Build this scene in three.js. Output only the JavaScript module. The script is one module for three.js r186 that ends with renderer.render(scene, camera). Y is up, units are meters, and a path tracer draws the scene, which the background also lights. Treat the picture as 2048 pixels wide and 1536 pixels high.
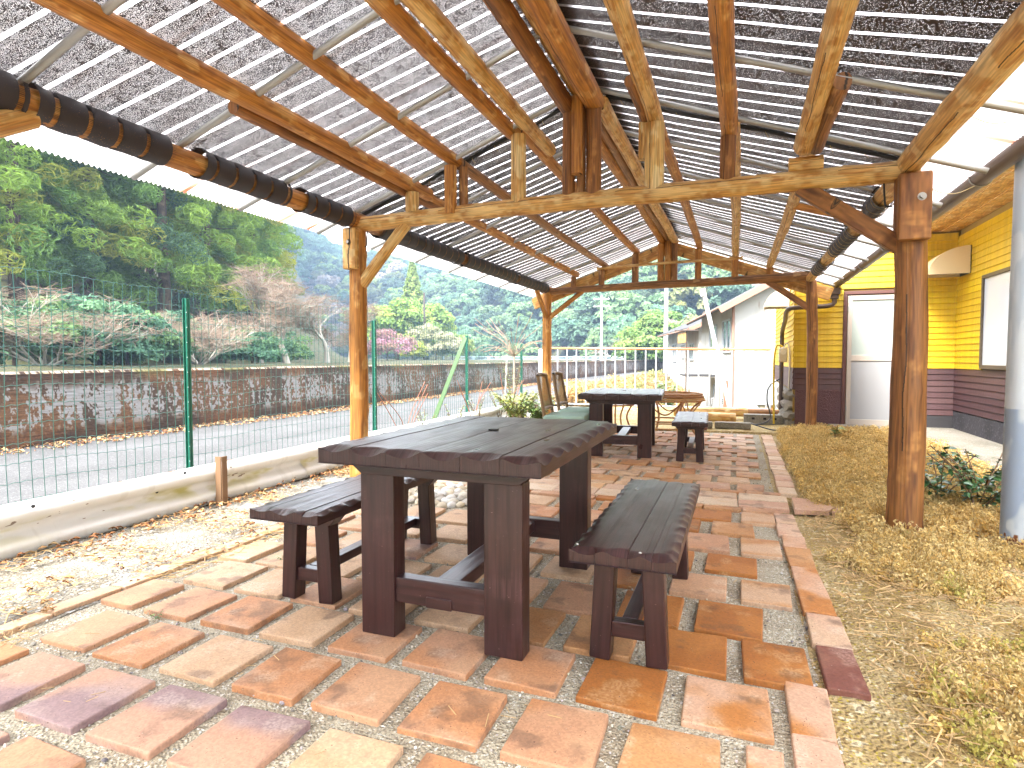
import * as THREE from 'three';
import { mergeGeometries } from 'three/addons/utils/BufferGeometryUtils.js';
import { RoundedBoxGeometry } from 'three/addons/geometries/RoundedBoxGeometry.js';

// ---------------------------------------------------------------- camera, sky, sun, exposure
const scene = new THREE.Scene();
const camera = new THREE.PerspectiveCamera(65.24, 4 / 3, 0.05, 1500);
camera.position.set(0, 1.1, 0);
camera.rotation.order = 'YXZ';
camera.rotation.set(THREE.MathUtils.degToRad(-2.48), THREE.MathUtils.degToRad(20.6), 0);
const renderer = new THREE.WebGLRenderer({ antialias: true });
renderer.setSize(1024, 768);
renderer.toneMapping = THREE.LinearToneMapping;
renderer.toneMappingExposure = 8.8;
renderer.shadowMap.enabled = true;
renderer.shadowMap.type = THREE.PCFSoftShadowMap;
{ // bright thin overcast, the same all round, a little brighter overhead
  const W = 256, H = 128, d = new Float32Array(W * H * 4);
  for (let j = 0; j < H; j++) {
    const e = (j + 0.5) / H - 0.5, up = Math.max(0, Math.sin(e * Math.PI));
    const k = e > 0 ? 1.02 + 0.12 * up : 0.4;
    for (let i = 0; i < W; i++) d.set([0.98 * k, 1.0 * k, 1.05 * k, 1], (j * W + i) * 4);
  }
  const sky = new THREE.DataTexture(d, W, H, THREE.RGBAFormat, THREE.FloatType);
  sky.mapping = THREE.EquirectangularReflectionMapping;
  sky.magFilter = sky.minFilter = THREE.LinearFilter; sky.needsUpdate = true;
  scene.background = sky; scene.environment = sky;
}
const sun = new THREE.DirectionalLight(new THREE.Color(1, 0.95, 0.86), 2.7);
sun.position.set(-11, 33, 26); sun.target.position.set(-1, 0, -5);
sun.castShadow = true; sun.shadow.radius = 36; sun.shadow.mapSize.set(2048, 2048);
Object.assign(sun.shadow.camera, { left: -60, right: 60, top: 60, bottom: -60, near: 1, far: 200 });
scene.add(sun, sun.target);

// ---------------------------------------------------------------- helpers
let seed = 7;
const rnd = () => { seed |= 0; seed = (seed + 0x6d2b79f5) | 0; let t = Math.imul(seed ^ (seed >>> 15), 1 | seed); t = (t + Math.imul(t ^ (t >>> 7), 61 | t)) ^ t; return ((t ^ (t >>> 14)) >>> 0) / 4294967296; };
const rr = (a, b) => a + (b - a) * rnd();
const pick = (a) => a[Math.floor(rnd() * a.length)];
const clamp = (v, a = 0, b = 1) => Math.min(b, Math.max(a, v));
const sstep = (a, b, x) => { const t = clamp((x - a) / (b - a)); return t * t * (3 - 2 * t); };
const lerp = (a, b, t) => a + (b - a) * t;
const hash = (x, y, s = 0) => { let h = Math.imul(x | 0, 374761393) + Math.imul(y | 0, 668265263) + Math.imul(s | 0, 1274126177); h = Math.imul(h ^ (h >>> 13), 1274126177); return ((h ^ (h >>> 16)) >>> 0) / 4294967296; };
// value noise, repeating after px, py cells
function vn(x, y, px = 1e6, py = 1e6, s = 0) {
  const xi = Math.floor(x), yi = Math.floor(y), fx = x - xi, fy = y - yi, u = fx * fx * (3 - 2 * fx), v = fy * fy * (3 - 2 * fy);
  const m = (a, p) => ((a % p) + p) % p, x0 = m(xi, px), x1 = m(xi + 1, px), y0 = m(yi, py), y1 = m(yi + 1, py);
  return lerp(lerp(hash(x0, y0, s), hash(x1, y0, s), u), lerp(hash(x0, y1, s), hash(x1, y1, s), u), v);
}
function fbm(x, y, px, py, o = 4, s = 0) { let a = 0, w = 0.5, t = 0; for (let k = 0; k < o; k++) { a += w * vn(x, y, px, py, s + k); t += w; x *= 2; y *= 2; px *= 2; py *= 2; w *= 0.5; } return a / t; }
function tex(w, h, fn, srgb = true, repeat = true) {
  const d = new Uint8Array(w * h * 4);
  for (let j = 0; j < h; j++) for (let i = 0; i < w; i++) {
    const c = fn(i / w, j / h, i, j), o = (j * w + i) * 4;
    if (typeof c === 'number') d[o] = d[o + 1] = d[o + 2] = clamp(c) * 255;
    else { d[o] = clamp(c[0]) * 255; d[o + 1] = clamp(c[1]) * 255; d[o + 2] = clamp(c[2]) * 255; }
    d[o + 3] = 255;
  }
  const t = new THREE.DataTexture(d, w, h, THREE.RGBAFormat);
  t.magFilter = THREE.LinearFilter; t.minFilter = THREE.LinearMipmapLinearFilter; t.generateMipmaps = true;
  if (repeat) t.wrapS = t.wrapT = THREE.RepeatWrapping;
  if (srgb) t.colorSpace = THREE.SRGBColorSpace;
  t.needsUpdate = true; return t;
}
const mix3 = (a, b, t) => [lerp(a[0], b[0], t), lerp(a[1], b[1], t), lerp(a[2], b[2], t)];
const L = (r, g, b) => new THREE.Color().setRGB(r, g, b);
const mat = (color, o = {}) => new THREE.MeshStandardMaterial({ color, roughness: 0.8, side: THREE.DoubleSide, ...o });
const pmat = (color, o = {}) => new THREE.MeshPhysicalMaterial({ color, roughness: 0.8, side: THREE.DoubleSide, ...o });
const taken = {};
const numbered = (n) => { const k = taken[n] = (taken[n] ?? -1) + 1; return k ? n + '_' + String(k).padStart(3, '0') : n; };
function shade(o) { o.traverse((m) => { if (m.isMesh) m.castShadow = m.receiveShadow = true; }); return o; }
function thing(name, label, category, pos = [0, 0, 0], group, turn = 0) {
  const o = new THREE.Group(); o.name = numbered(name); o.position.set(...pos); o.rotation.y = turn; o.userData = { label, category };
  if (group) o.userData.group = group;
  scene.add(o); return o;
}
// a part; world = true: its geometry is in world metres
function part(t, name, geo, m, world = false) {
  const p = new THREE.Mesh(geo, m); p.name = name; p.castShadow = p.receiveShadow = true;
  if (world) { const w = new THREE.Vector3(); let a = t; while (a && a !== scene) { w.add(a.position); a = a.parent; } p.position.copy(w).negate(); }
  t.add(p); return p;
}
function single(name, geo, m, data) { const p = new THREE.Mesh(geo, m); p.name = numbered(name); p.userData = data; p.castShadow = p.receiveShadow = true; scene.add(p); return p; }
const struct = (name, geo, m) => single(name, geo, m, { kind: 'structure' });
function copyOf(o, pos, turn, label, group, s) {
  const c = o.clone(); c.name = numbered(o.name.replace(/_\d{3}$/, '')); c.position.set(...pos); c.rotation.y = turn; c.userData = { ...o.userData };
  if (label) c.userData.label = label; if (group) c.userData.group = group; if (s) c.scale.set(...(s.length ? s : [s, s, s]));
  scene.add(c); return c;
}
const V = (x, y, z) => new THREE.Vector3(x, y, z);
// uv in metres by the way each face points; grain: which axis runs along v ('x','y','z')
function metreUV(g, grain = 'y', s = 1, ou = rnd() * 7, ov = rnd() * 7) {
  if (g.index) g = g.toNonIndexed();
  const p = g.attributes.position, uv = new Float32Array(p.count * 2), a = V(0, 0, 0), b = V(0, 0, 0), c = V(0, 0, 0);
  for (let i = 0; i < p.count; i += 3) {
    a.fromBufferAttribute(p, i); b.fromBufferAttribute(p, i + 1).sub(a); c.fromBufferAttribute(p, i + 2).sub(a); b.cross(c);
    const n = [Math.abs(b.x), Math.abs(b.y), Math.abs(b.z)], m = n.indexOf(Math.max(...n));
    let ax = ['x', 'y', 'z'].filter((_, k) => k !== m);
    if (ax[0] === grain) ax.reverse();
    for (let k = 0; k < 3; k++) { a.fromBufferAttribute(p, i + k); uv[(i + k) * 2] = a[ax[0]] * s + ou; uv[(i + k) * 2 + 1] = a[ax[1]] * s + ov; }
  }
  g.setAttribute('uv', new THREE.BufferAttribute(uv, 2)); return g;
}
function box(w, h, d, x = 0, y = 0, z = 0, grain = 'y', c = 0.004, s = 1) {
  const g = c ? new RoundedBoxGeometry(w, h, d, 1, Math.min(c, w * 0.45, h * 0.45, d * 0.45)) : new THREE.BoxGeometry(w, h, d);
  g.translate(x, y, z); return metreUV(g, grain, s);
}
const plain = (g) => { const n = g.index ? g.toNonIndexed() : g; for (const k of Object.keys(n.attributes)) if (!['position', 'normal', 'uv'].includes(k)) n.deleteAttribute(k); return n; };
const merge = (a) => mergeGeometries(a.map(plain));
function tube(pts, r, seg = 8, n) { const c = new THREE.CatmullRomCurve3(pts.map((p) => p.isVector3 ? p : V(...p))); return new THREE.TubeGeometry(c, n ?? Math.max(2, pts.length * 4), r, seg); }
function rod(a, b, r, seg = 8, r2 = r) {
  const A = a.isVector3 ? a : V(...a), B = b.isVector3 ? b : V(...b), d = B.clone().sub(A), g = new THREE.CylinderGeometry(r2, r, d.length(), seg, 1);
  g.translate(0, d.length() / 2, 0); g.applyQuaternion(new THREE.Quaternion().setFromUnitVectors(V(0, 1, 0), d.normalize())); g.translate(A.x, A.y, A.z); return g;
}
// a peeled log from a to b: uneven radius, slight bend, flat ends; u runs round it, v along it in metres
function log(a, b, r0, r1 = r0, o = {}) {
  const A = V(...a), B = V(...b), len = A.distanceTo(B), rs = o.rs ?? 14, ls = Math.max(3, Math.ceil(len / (o.step ?? 0.14))), s0 = Math.floor(rnd() * 1e5), rough = o.rough ?? 0.05;
  const bx = rr(-1, 1) * (o.bend ?? 0.012) * Math.min(1, len / 2), bz = rr(-1, 1) * (o.bend ?? 0.012) * Math.min(1, len / 2), w1 = rr(1.2, 2.6), ph = rr(0, 6);
  const pos = [], uv = [], idx = [], v0 = rnd() * 9, knots = [];
  for (let k = 0; k < len * (o.knots ?? 1.5); k++) knots.push([rnd() * len, rnd() * 6.283, rr(0.15, 0.35)]);
  for (let j = 0; j <= ls; j++) {
    const t = j / ls, y = t * len, bend = Math.sin(t * Math.PI) , wob = Math.sin(y * w1 + ph) * 0.004;
    for (let i = 0; i <= rs; i++) {
      const ii = i % rs, an = ii / rs * Math.PI * 2;
      let r = lerp(r0, r1, t) * (1 + rough * (vn(ii * 0.55, y * 3.1, rs * 0.55, 1e5, s0) - 0.5) * 2 + rough * 0.7 * (vn(ii * 1.0, y * 0.9 + 50, rs, 1e5, s0 + 3) - 0.5) * 2);
      for (const [ky, ka, kr] of knots) { let da = Math.abs(an - ka); da = Math.min(da, 6.283 - da); const d = Math.hypot((y - ky) / 0.05, da / 0.5); if (d < 1) r += lerp(r0, r1, t) * kr * 0.45 * (1 - d * d); }
      if (o.flat && Math.abs(Math.sin(an)) > 0.55) r *= 0.9;
      pos.push(Math.cos(an) * r + bx * bend + wob, y, Math.sin(an) * r + bz * bend); uv.push(i / rs, y / 1.4 + v0);
    }
  }
  const row = rs + 1;
  for (let j = 0; j < ls; j++) for (let i = 0; i < rs; i++) { const p = j * row + i; idx.push(p, p + row, p + 1, p + 1, p + row, p + row + 1); }
  const g = new THREE.BufferGeometry();
  g.setAttribute('position', new THREE.Float32BufferAttribute(pos, 3)); g.setAttribute('uv', new THREE.Float32BufferAttribute(uv, 2)); g.setIndex(idx); g.computeVertexNormals();
  { const n = g.attributes.normal; for (let j = 0; j <= ls; j++) { const p = j * row, q = p + rs; const a3 = V(n.getX(p) + n.getX(q), n.getY(p) + n.getY(q), n.getZ(p) + n.getZ(q)).normalize(); n.setXYZ(p, a3.x, a3.y, a3.z); n.setXYZ(q, a3.x, a3.y, a3.z); } }
  const caps = [0, 1].map((e) => { // end grain discs
    const P = [], U = [], b0 = (e ? ls : 0) * row, cy = e ? len : 0;
    for (let i = 0; i < rs; i++) { const k = [b0 + i, b0 + i + 1]; const q = k.map((m) => [pos[m * 3], pos[m * 3 + 1], pos[m * 3 + 2]]); const c = [0, cy, 0]; const tri = e ? [c, q[1], q[0]] : [c, q[0], q[1]]; for (const t of tri) { P.push(...t); U.push(0.3 + t[0], 0.3 + t[2]); } }
    const c = new THREE.BufferGeometry(); c.setAttribute('position', new THREE.Float32BufferAttribute(P, 3)); c.setAttribute('uv', new THREE.Float32BufferAttribute(U, 2)); c.computeVertexNormals(); return c;
  });
  const m = merge([g, ...caps]);
  m.applyQuaternion(new THREE.Quaternion().setFromUnitVectors(V(0, 1, 0), B.clone().sub(A).normalize())); m.translate(A.x, A.y, A.z); return m;
}
function grid(nu, nv, fn, uvfn) { // fn(u,v) -> [x,y,z]
  const pos = [], uv = [], idx = [];
  for (let j = 0; j <= nv; j++) for (let i = 0; i <= nu; i++) { const p = fn(i / nu, j / nv); pos.push(...p); uv.push(...(uvfn ? uvfn(p, i / nu, j / nv) : [p[0], p[2]])); }
  for (let j = 0; j < nv; j++) for (let i = 0; i < nu; i++) { const a = j * (nu + 1) + i, b = a + nu + 1; idx.push(a, b, a + 1, a + 1, b, b + 1); }
  const g = new THREE.BufferGeometry(); g.setAttribute('position', new THREE.Float32BufferAttribute(pos, 3)); g.setAttribute('uv', new THREE.Float32BufferAttribute(uv, 2)); g.setIndex(idx); g.computeVertexNormals(); return g;
}
function extrude(pts, depth, bevel = 0) { const s = new THREE.Shape(pts.map((p) => new THREE.Vector2(...p))); return new THREE.ExtrudeGeometry(s, { depth, bevelEnabled: bevel > 0, bevelSize: bevel, bevelThickness: bevel, bevelSegments: 1, curveSegments: 8 }); }
const _m = new THREE.Matrix4(), _q = new THREE.Quaternion(), _e = new THREE.Euler();
function scatter(name, geo, m, list, data, colors) { // list of [x,y,z, rx,ry,rz, sx,sy,sz]
  const im = new THREE.InstancedMesh(geo, m, list.length); im.name = numbered(name); im.userData = data; im.castShadow = im.receiveShadow = true;
  list.forEach((p, i) => { im.setMatrixAt(i, _m.compose(V(p[0], p[1], p[2]), _q.setFromEuler(_e.set(p[3], p[4], p[5])), V(p[6], p[7] ?? p[6], p[8] ?? p[6]))); if (colors) im.setColorAt(i, colors[i]); });
  scene.add(im); return im;
}
// leaf-sized faces gathered in clumps; clump list [x,y,z, rx,ry,rz, n, tint]
function foliage(clumps, leaf, o = {}) {
  const pos = [], col = [], c = V(0, 0, 0), a = V(0, 0, 0), b = V(0, 0, 0), n = V(0, 0, 0);
  for (const [x, y, z, rx, ry, rz, cnt, tint] of clumps) for (let k = 0; k < cnt; k++) {
    n.set(rr(-1, 1), rr(-1, 1), rr(-1, 1)); if (n.lengthSq() < 0.01) n.set(0, 1, 0); n.normalize(); if (o.top && n.y < -0.25) n.y *= -0.6;
    const q = Math.cbrt(rr(o.hollow ?? 0.3, 1));
    c.set(x + n.x * rx * q, y + n.y * ry * q, z + n.z * rz * q);
    n.x += rr(-0.8, 0.8); n.y = n.y * (o.flatN ?? 1) + rr(o.n0 ?? -0.4, o.n1 ?? 1.0); n.z += rr(-0.8, 0.8); n.normalize();
    a.set(rr(-1, 1), rr(-0.6, 0.6) + (o.droop ?? 0), rr(-1, 1)).cross(n).normalize(); b.crossVectors(n, a);
    const s = leaf * rr(0.6, 1.3), w = s * (o.aspect ?? 0.5);
    a.multiplyScalar(w); b.multiplyScalar(s); n.multiplyScalar(s * 0.18);
    const P = [[c.x - b.x, c.y - b.y, c.z - b.z], [c.x + a.x + n.x, c.y + a.y + n.y, c.z + a.z + n.z], [c.x + b.x, c.y + b.y, c.z + b.z], [c.x - a.x + n.x, c.y - a.y + n.y, c.z - a.z + n.z]];
    for (const t of [0, 1, 2, 0, 2, 3]) pos.push(...P[t]);
    const v = rr(0.75, 1.2); for (let t = 0; t < 6; t++) col.push(tint[0] * v, tint[1] * v, tint[2] * v);
  }
  const g = new THREE.BufferGeometry(); g.setAttribute('position', new THREE.Float32BufferAttribute(pos, 3)); g.setAttribute('color', new THREE.Float32BufferAttribute(col, 3)); g.computeVertexNormals(); return g;
}
// bare branches: recursive tapered limbs
function branches(o) {
  const out = [], tips = [];
  const go = (p, d, r, len, lev) => {
    const q = p.clone(), segs = lev === 0 ? 3 : 2, sides = lev < 1 ? 7 : lev < 2 ? 5 : 3; let rr0 = r;
    for (let s = 0; s < segs; s++) {
      const nx = q.clone().addScaledVector(d, len / segs), r1 = rr0 * 0.84;
      out.push(rod(q, nx, rr0, sides, r1)); q.copy(nx); rr0 = r1;
      d.x += rr(-1, 1) * o.wander; d.y += rr(-0.7, 1) * o.wander + (o.lift ?? 0) * (lev > 0 ? 1 : 0.3); d.z += rr(-1, 1) * o.wander; d.normalize();
      if (lev < o.levels && s < segs - 1 && rnd() < 0.8) fork(q, d, rr0 * 0.6, len * 0.6, lev + 1);
    }
    if (lev < o.levels) for (let k = 0; k < (o.kids ?? 3); k++) fork(q, d, rr0 * 0.75, len * rr(0.6, 0.85), lev + 1); else tips.push(q.clone());
  };
  const fork = (p, d, r, len, lev) => { const e = d.clone().add(V(rr(-1, 1) * o.spread, rr(-0.5, 0.8) * o.spread * (o.flat ?? 1), rr(-1, 1) * o.spread)).normalize(); go(p.clone(), e, Math.max(r, o.rmin ?? 0.006), len, lev); };
  go(V(0, 0, 0), (o.dir ?? V(0, 1, 0)).clone().normalize(), o.r, o.len, 0);
  return { geo: merge(out), tips };
}

// ---------------------------------------------------------------- materials
// peeled, varnished logs: streaks along the grain, worn pale patches, dark weathered patches, cracks
function logTex(base, dark, pale, wear, s) {
  return tex(256, 1024, (u, v) => {
    const st = fbm(u * 24, v * 5, 24, 5, 4, s), fine = vn(u * 90, v * 14, 90, 14, s + 9), bl = fbm(u * 3, v * 7, 3, 7, 4, s + 20), pt = fbm(u * 5, v * 11, 5, 11, 4, s + 31);
    let c = mix3(base, dark, sstep(0.45, 0.8, st) * 0.75); c = mix3(c, dark, sstep(0.6, 0.78, bl) * 0.6);
    c = mix3(c, pale, sstep(0.62 - wear, 0.8 - wear, pt) * 0.8 * (0.4 + st));
    const cr = Math.abs(u - 0.3 - 0.04 * fbm(v * 6, 0.5, 6, 9, 3, s + 40)) < 0.006 * (v > 0.12 && v < 0.8 ? 1 : 0) ? 0.35 : 1, kn = Math.hypot((u - 0.62) * 3, (v - 0.41) * 16), kk = kn < 0.34 ? 0.55 + 0.25 * Math.sin(kn * 50) : 1;
    const k = (0.84 + 0.3 * fine) * cr * kk; return [c[0] * k, c[1] * k, c[2] * k];
  });
}
const logBump = tex(256, 1024, (u, v) => 0.55 * fbm(u * 30, v * 4, 30, 4, 4, 3) + 0.25 * fbm(u * 6, v * 12, 6, 12, 3, 8) + (Math.abs(u - 0.3) < 0.012 ? -0.35 : 0.15), false);
const lm = (t, o = {}) => mat(L(0.84, 0.84, 0.84), { map: t, bumpMap: logBump, bumpScale: 0.004, roughness: 0.55, ...o });
const WOOD = {
  orange: lm(logTex([0.76, 0.52, 0.24], [0.55, 0.33, 0.15], [0.88, 0.7, 0.44], 0.05, 11)),
  honey: lm(logTex([0.85, 0.66, 0.37], [0.66, 0.43, 0.2], [0.93, 0.81, 0.58], 0.1, 22)),
  pale: lm(logTex([0.9, 0.76, 0.5], [0.74, 0.52, 0.26], [0.97, 0.89, 0.7], 0.14, 33)),
  brown: lm(logTex([0.64, 0.45, 0.27], [0.42, 0.28, 0.17], [0.78, 0.62, 0.42], 0.02, 44)),
  red: lm(logTex([0.6, 0.4, 0.21], [0.38, 0.22, 0.12], [0.76, 0.54, 0.29], -0.02, 55)),
};
// dark brown stained planks
const plankTex = tex(512, 1024, (u, v) => {
  const st = fbm(u * 60, v * 3, 60, 3, 4, 5), f = vn(u * 200, v * 12, 200, 12, 6), sc = fbm(u * 7, v * 9, 7, 9, 4, 61), sp = vn(u * 190, v * 330, 190, 330, 71);
  let c = mix3([0.25, 0.155, 0.15], [0.18, 0.1, 0.095], sstep(0.4, 0.75, st)); c = mix3(c, [0.42, 0.33, 0.33], sstep(0.6, 0.8, sc) * 0.5 * f);
  if (sp > 0.988) c = [0.7, 0.66, 0.64]; const k = 0.9 + 0.2 * f; return [c[0] * k, c[1] * k, c[2] * k];
});
const plankBump = tex(512, 1024, (u, v) => { const s = fbm(u * 48, v * 2, 48, 2, 4, 5); const crack = vn(u * 26, v * 2.0, 26, 2, 88) ; return 0.7 * s + (crack > 0.82 && Math.abs((u * 26) % 1 - 0.5) < 0.07 ? -0.6 : 0.1); }, false);
const DARK = pmat(L(0.8, 0.66, 0.68), { map: plankTex, bumpMap: plankBump, bumpScale: 0.003, roughness: 0.46, clearcoat: 0.22, clearcoatRoughness: 0.35, roughnessMap: tex(256, 256, (u, v) => 0.75 + 0.5 * (fbm(u * 8, v * 8, 8, 8, 4, 13) - 0.5), false) });
// fired clay pavers
const clay = (a, b, c, s, patch) => tex(512, 512, (u, v) => {
  const m = fbm(u * 5, v * 5, 5, 5, 5, s), f = vn(u * 150, v * 150, 150, 150, s + 3), g = fbm(u * 14, v * 14, 14, 14, 4, s + 7), p = fbm(u * 2 + 0.06 * g, v * 2, 2, 2, 3, s + 15);
  let k = mix3(a, b, sstep(0.38, 0.66, m)); k = mix3(k, c, sstep(patch - 0.05, patch + 0.13, p + 0.12 * (g - 0.5)));
  const dirt = fbm(u * 9, v * 9, 9, 9, 5, s + 50), lime = fbm(u * 7, v * 7, 7, 7, 5, s + 60); k = mix3(k, [0.34, 0.26, 0.22], sstep(0.58, 0.76, dirt) * 0.36 * (0.4 + g)); k = mix3(k, [0.88, 0.84, 0.78], sstep(0.62, 0.76, lime) * 0.28 * (0.3 + f)); if (f > 0.93) k = mix3(k, [0.3, 0.2, 0.16], 0.6); else if (f < 0.03) k = mix3(k, [0.95, 0.9, 0.84], 0.5);
  const w = 0.92 + 0.16 * f; return [k[0] * w, k[1] * w, k[2] * w];
});
const clayBump = tex(512, 512, (u, v) => 0.5 * fbm(u * 40, v * 40, 40, 40, 3, 2) + 0.5 * fbm(u * 6, v * 6, 6, 6, 4, 4), false);
const cm = (t, o = {}) => mat(L(0.79, 0.78, 0.76), { map: t, bumpMap: clayBump, bumpScale: 0.003, roughness: 0.72, ...o });
const CLAY = {
  peach: cm(clay([0.84, 0.7, 0.57], [0.8, 0.65, 0.51], [0.83, 0.65, 0.47], 1, 0.6)),
  salmon: cm(clay([0.8, 0.62, 0.48], [0.76, 0.57, 0.44], [0.77, 0.54, 0.37], 2, 0.58)),
  orange: cm(clay([0.78, 0.58, 0.39], [0.73, 0.51, 0.32], [0.81, 0.67, 0.55], 3, 0.62)),
  burnt: cm(clay([0.72, 0.46, 0.21], [0.66, 0.4, 0.16], [0.79, 0.62, 0.5], 4, 0.66)),
  purple: cm(clay([0.68, 0.58, 0.56], [0.6, 0.49, 0.49], [0.76, 0.59, 0.49], 5, 0.56)),
  pink: cm(clay([0.84, 0.7, 0.6], [0.81, 0.64, 0.54], [0.82, 0.69, 0.57], 6, 0.6)),
  cream: cm(clay([0.89, 0.8, 0.7], [0.86, 0.75, 0.64], [0.86, 0.68, 0.5], 7, 0.68)),
  brick: cm(clay([0.5, 0.29, 0.24], [0.44, 0.25, 0.22], [0.56, 0.37, 0.3], 8, 0.6)),
  stain: cm(clay([0.82, 0.66, 0.55], [0.8, 0.62, 0.5], [0.74, 0.48, 0.24], 9, 0.5)),
};
const CLAY2 = {
  peach: cm(clay([0.84, 0.7, 0.57], [0.8, 0.65, 0.51], [0.83, 0.65, 0.47], 131, 0.6)),
  salmon: cm(clay([0.8, 0.62, 0.48], [0.76, 0.57, 0.44], [0.77, 0.54, 0.37], 132, 0.58)),
  orange: cm(clay([0.78, 0.58, 0.39], [0.73, 0.51, 0.32], [0.81, 0.67, 0.55], 133, 0.62)),
  burnt: cm(clay([0.72, 0.46, 0.21], [0.66, 0.4, 0.16], [0.79, 0.62, 0.5], 134, 0.66)),
  purple: cm(clay([0.68, 0.58, 0.56], [0.6, 0.49, 0.49], [0.76, 0.59, 0.49], 135, 0.56)),
  pink: cm(clay([0.84, 0.7, 0.6], [0.81, 0.64, 0.54], [0.82, 0.69, 0.57], 136, 0.6)),
  cream: cm(clay([0.89, 0.8, 0.7], [0.86, 0.75, 0.64], [0.86, 0.68, 0.5], 137, 0.68)),
  brick: cm(clay([0.5, 0.29, 0.24], [0.44, 0.25, 0.22], [0.56, 0.37, 0.3], 138, 0.6)),
  stain: cm(clay([0.82, 0.66, 0.55], [0.8, 0.62, 0.5], [0.74, 0.48, 0.24], 139, 0.5)),
};
const speck = (cols, n, s, big = 6) => tex(1024, 1024, (u, v) => {
  const a = vn(u * n, v * n, n, n, s), b = vn(u * n * 2.1, v * n * 2.1, Math.round(n * 2.1), Math.round(n * 2.1), s + 1), m = fbm(u * big, v * big, big, big, 5, s + 2);
  let c = mix3(cols[0], cols[1], sstep(0.35, 0.65, m)); c = mix3(c, cols[2], sstep(0.7, 0.85, a)); c = mix3(c, cols[3], sstep(0.75, 0.9, b)); const k = 0.86 + 0.28 * vn(u * 333, v * 333, 333, 333, s + 5); return [c[0] * k, c[1] * k, c[2] * k];
});
const pebbleBump = tex(1024, 1024, (u, v) => 0.6 * vn(u * 120, v * 120, 120, 120, 41) + 0.4 * fbm(u * 30, v * 30, 30, 30, 3, 42), false);
const gm = (t, b = 0.012, o = {}) => mat(L(0.76, 0.76, 0.76), { map: t, bumpMap: pebbleBump, bumpScale: b, roughness: 0.95, ...o });
const BED = gm(speck([[0.74, 0.7, 0.61], [0.66, 0.61, 0.52], [0.86, 0.84, 0.79], [0.48, 0.44, 0.38]], 110, 17, 5));
const GRAVEL = gm(speck([[0.6, 0.585, 0.55], [0.51, 0.48, 0.42], [0.74, 0.735, 0.72], [0.42, 0.35, 0.27]], 70, 27, 4), 0.016);
const SOIL = gm(speck([[0.74, 0.65, 0.46], [0.66, 0.55, 0.34], [0.86, 0.79, 0.64], [0.7, 0.62, 0.22]], 60, 37, 5), 0.02);
const ROAD = gm(speck([[0.33, 0.325, 0.325], [0.28, 0.275, 0.275], [0.42, 0.415, 0.41], [0.19, 0.185, 0.18]], 140, 47, 3), 0.004);
const CONC = gm(speck([[0.62, 0.6, 0.56], [0.55, 0.53, 0.48], [0.68, 0.66, 0.63], [0.46, 0.44, 0.4]], 100, 57, 4), 0.004);
const FIELD = gm(speck([[0.32, 0.33, 0.18], [0.26, 0.25, 0.15], [0.42, 0.38, 0.22], [0.2, 0.24, 0.12]], 40, 67, 4), 0.03);
const STEEL = mat(L(0.36, 0.37, 0.37), { metalness: 0.6, roughness: 0.45 });
const DARKSTEEL = mat(L(0.05, 0.05, 0.055), { metalness: 0.4, roughness: 0.5 });
const GREEN = mat(L(0.012, 0.11, 0.075), { roughness: 0.4 });
const WIREGREEN = mat(L(0.03, 0.11, 0.09), { roughness: 0.5 });
const WHITE = mat(L(0.45, 0.45, 0.44), { roughness: 0.6 });
const GREYMETAL = mat(L(0.5, 0.52, 0.54), { roughness: 0.5, metalness: 0.3 });

// ---------------------------------------------------------------- the setting
const wallX = -8.3;
// height of the land: yard and road level, river cut left of the wall, far bank, yard of the neighbours below, hills
function hillBase(th) { // metres to the foot of the hills, by the angle left of -z in degrees
  const P = [[-60, 60], [-20, 55], [0, 62], [10, 72], [20, 95], [30, 125], [37, 175], [40, 235], [43, 235], [46, 60], [70, 45], [110, 45], [150, 70], [180, 80]];
  for (let k = 1; k < P.length; k++) if (th <= P[k][0]) return lerp(P[k - 1][1], P[k][1], sstep(P[k - 1][0], P[k][0], th)); return 80;
}
function land(x, z) {
  let y = -0.06;
  const yard = sstep(-14, -17, z) * sstep(-4.4, -2.6, x); y -= 0.95 * yard;
  if (x < wallX - 0.6) { const d = -x; y = d < 12.5 ? lerp(-0.1, -3.2, sstep(9, 10.2, d)) : lerp(-3.2, 0.9, sstep(12.5, 15.3, d)) + Math.max(0, d - 21) * 0.36 * sstep(0.74, 0.92, -x / Math.max(1, -z)); const road = sstep(-62, -80, z); y = lerp(y, 0, road * sstep(60, 20, d)); }
  const d = Math.hypot(x, z), th = Math.atan2(-x, -z) * 180 / Math.PI, a = th < -180 ? th + 360 : th, b = hillBase(Math.abs(a) > 179 ? 179 : a), over = d - b;
  if (over > 0) { const far = b > 200; y += 62 * (1 - Math.exp(-(far ? 0.5 : 0.62) * over / 62)) + (fbm(x * 0.03 + 50, z * 0.03 + 50, 1e5, 1e5, 3, 4) - 0.5) * Math.min(over * 0.3, 14); }
  return y;
}
{
  const ax = []; for (let k = -110; k <= 110; k++) ax.push(Math.sign(k) * (Math.abs(k) * 0.3 + Math.pow(Math.abs(k) / 110, 3.2) * 290));
  const n = ax.length - 1;
  const g = grid(n, n, (u, v) => { const x = ax[Math.round(u * n)] - 3, z = ax[Math.round(v * n)] - 12; return [x, land(x, z), z]; }, (p) => [p[0] / 2, p[2] / 2]);
  struct('ground', g, FIELD);
}
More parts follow.
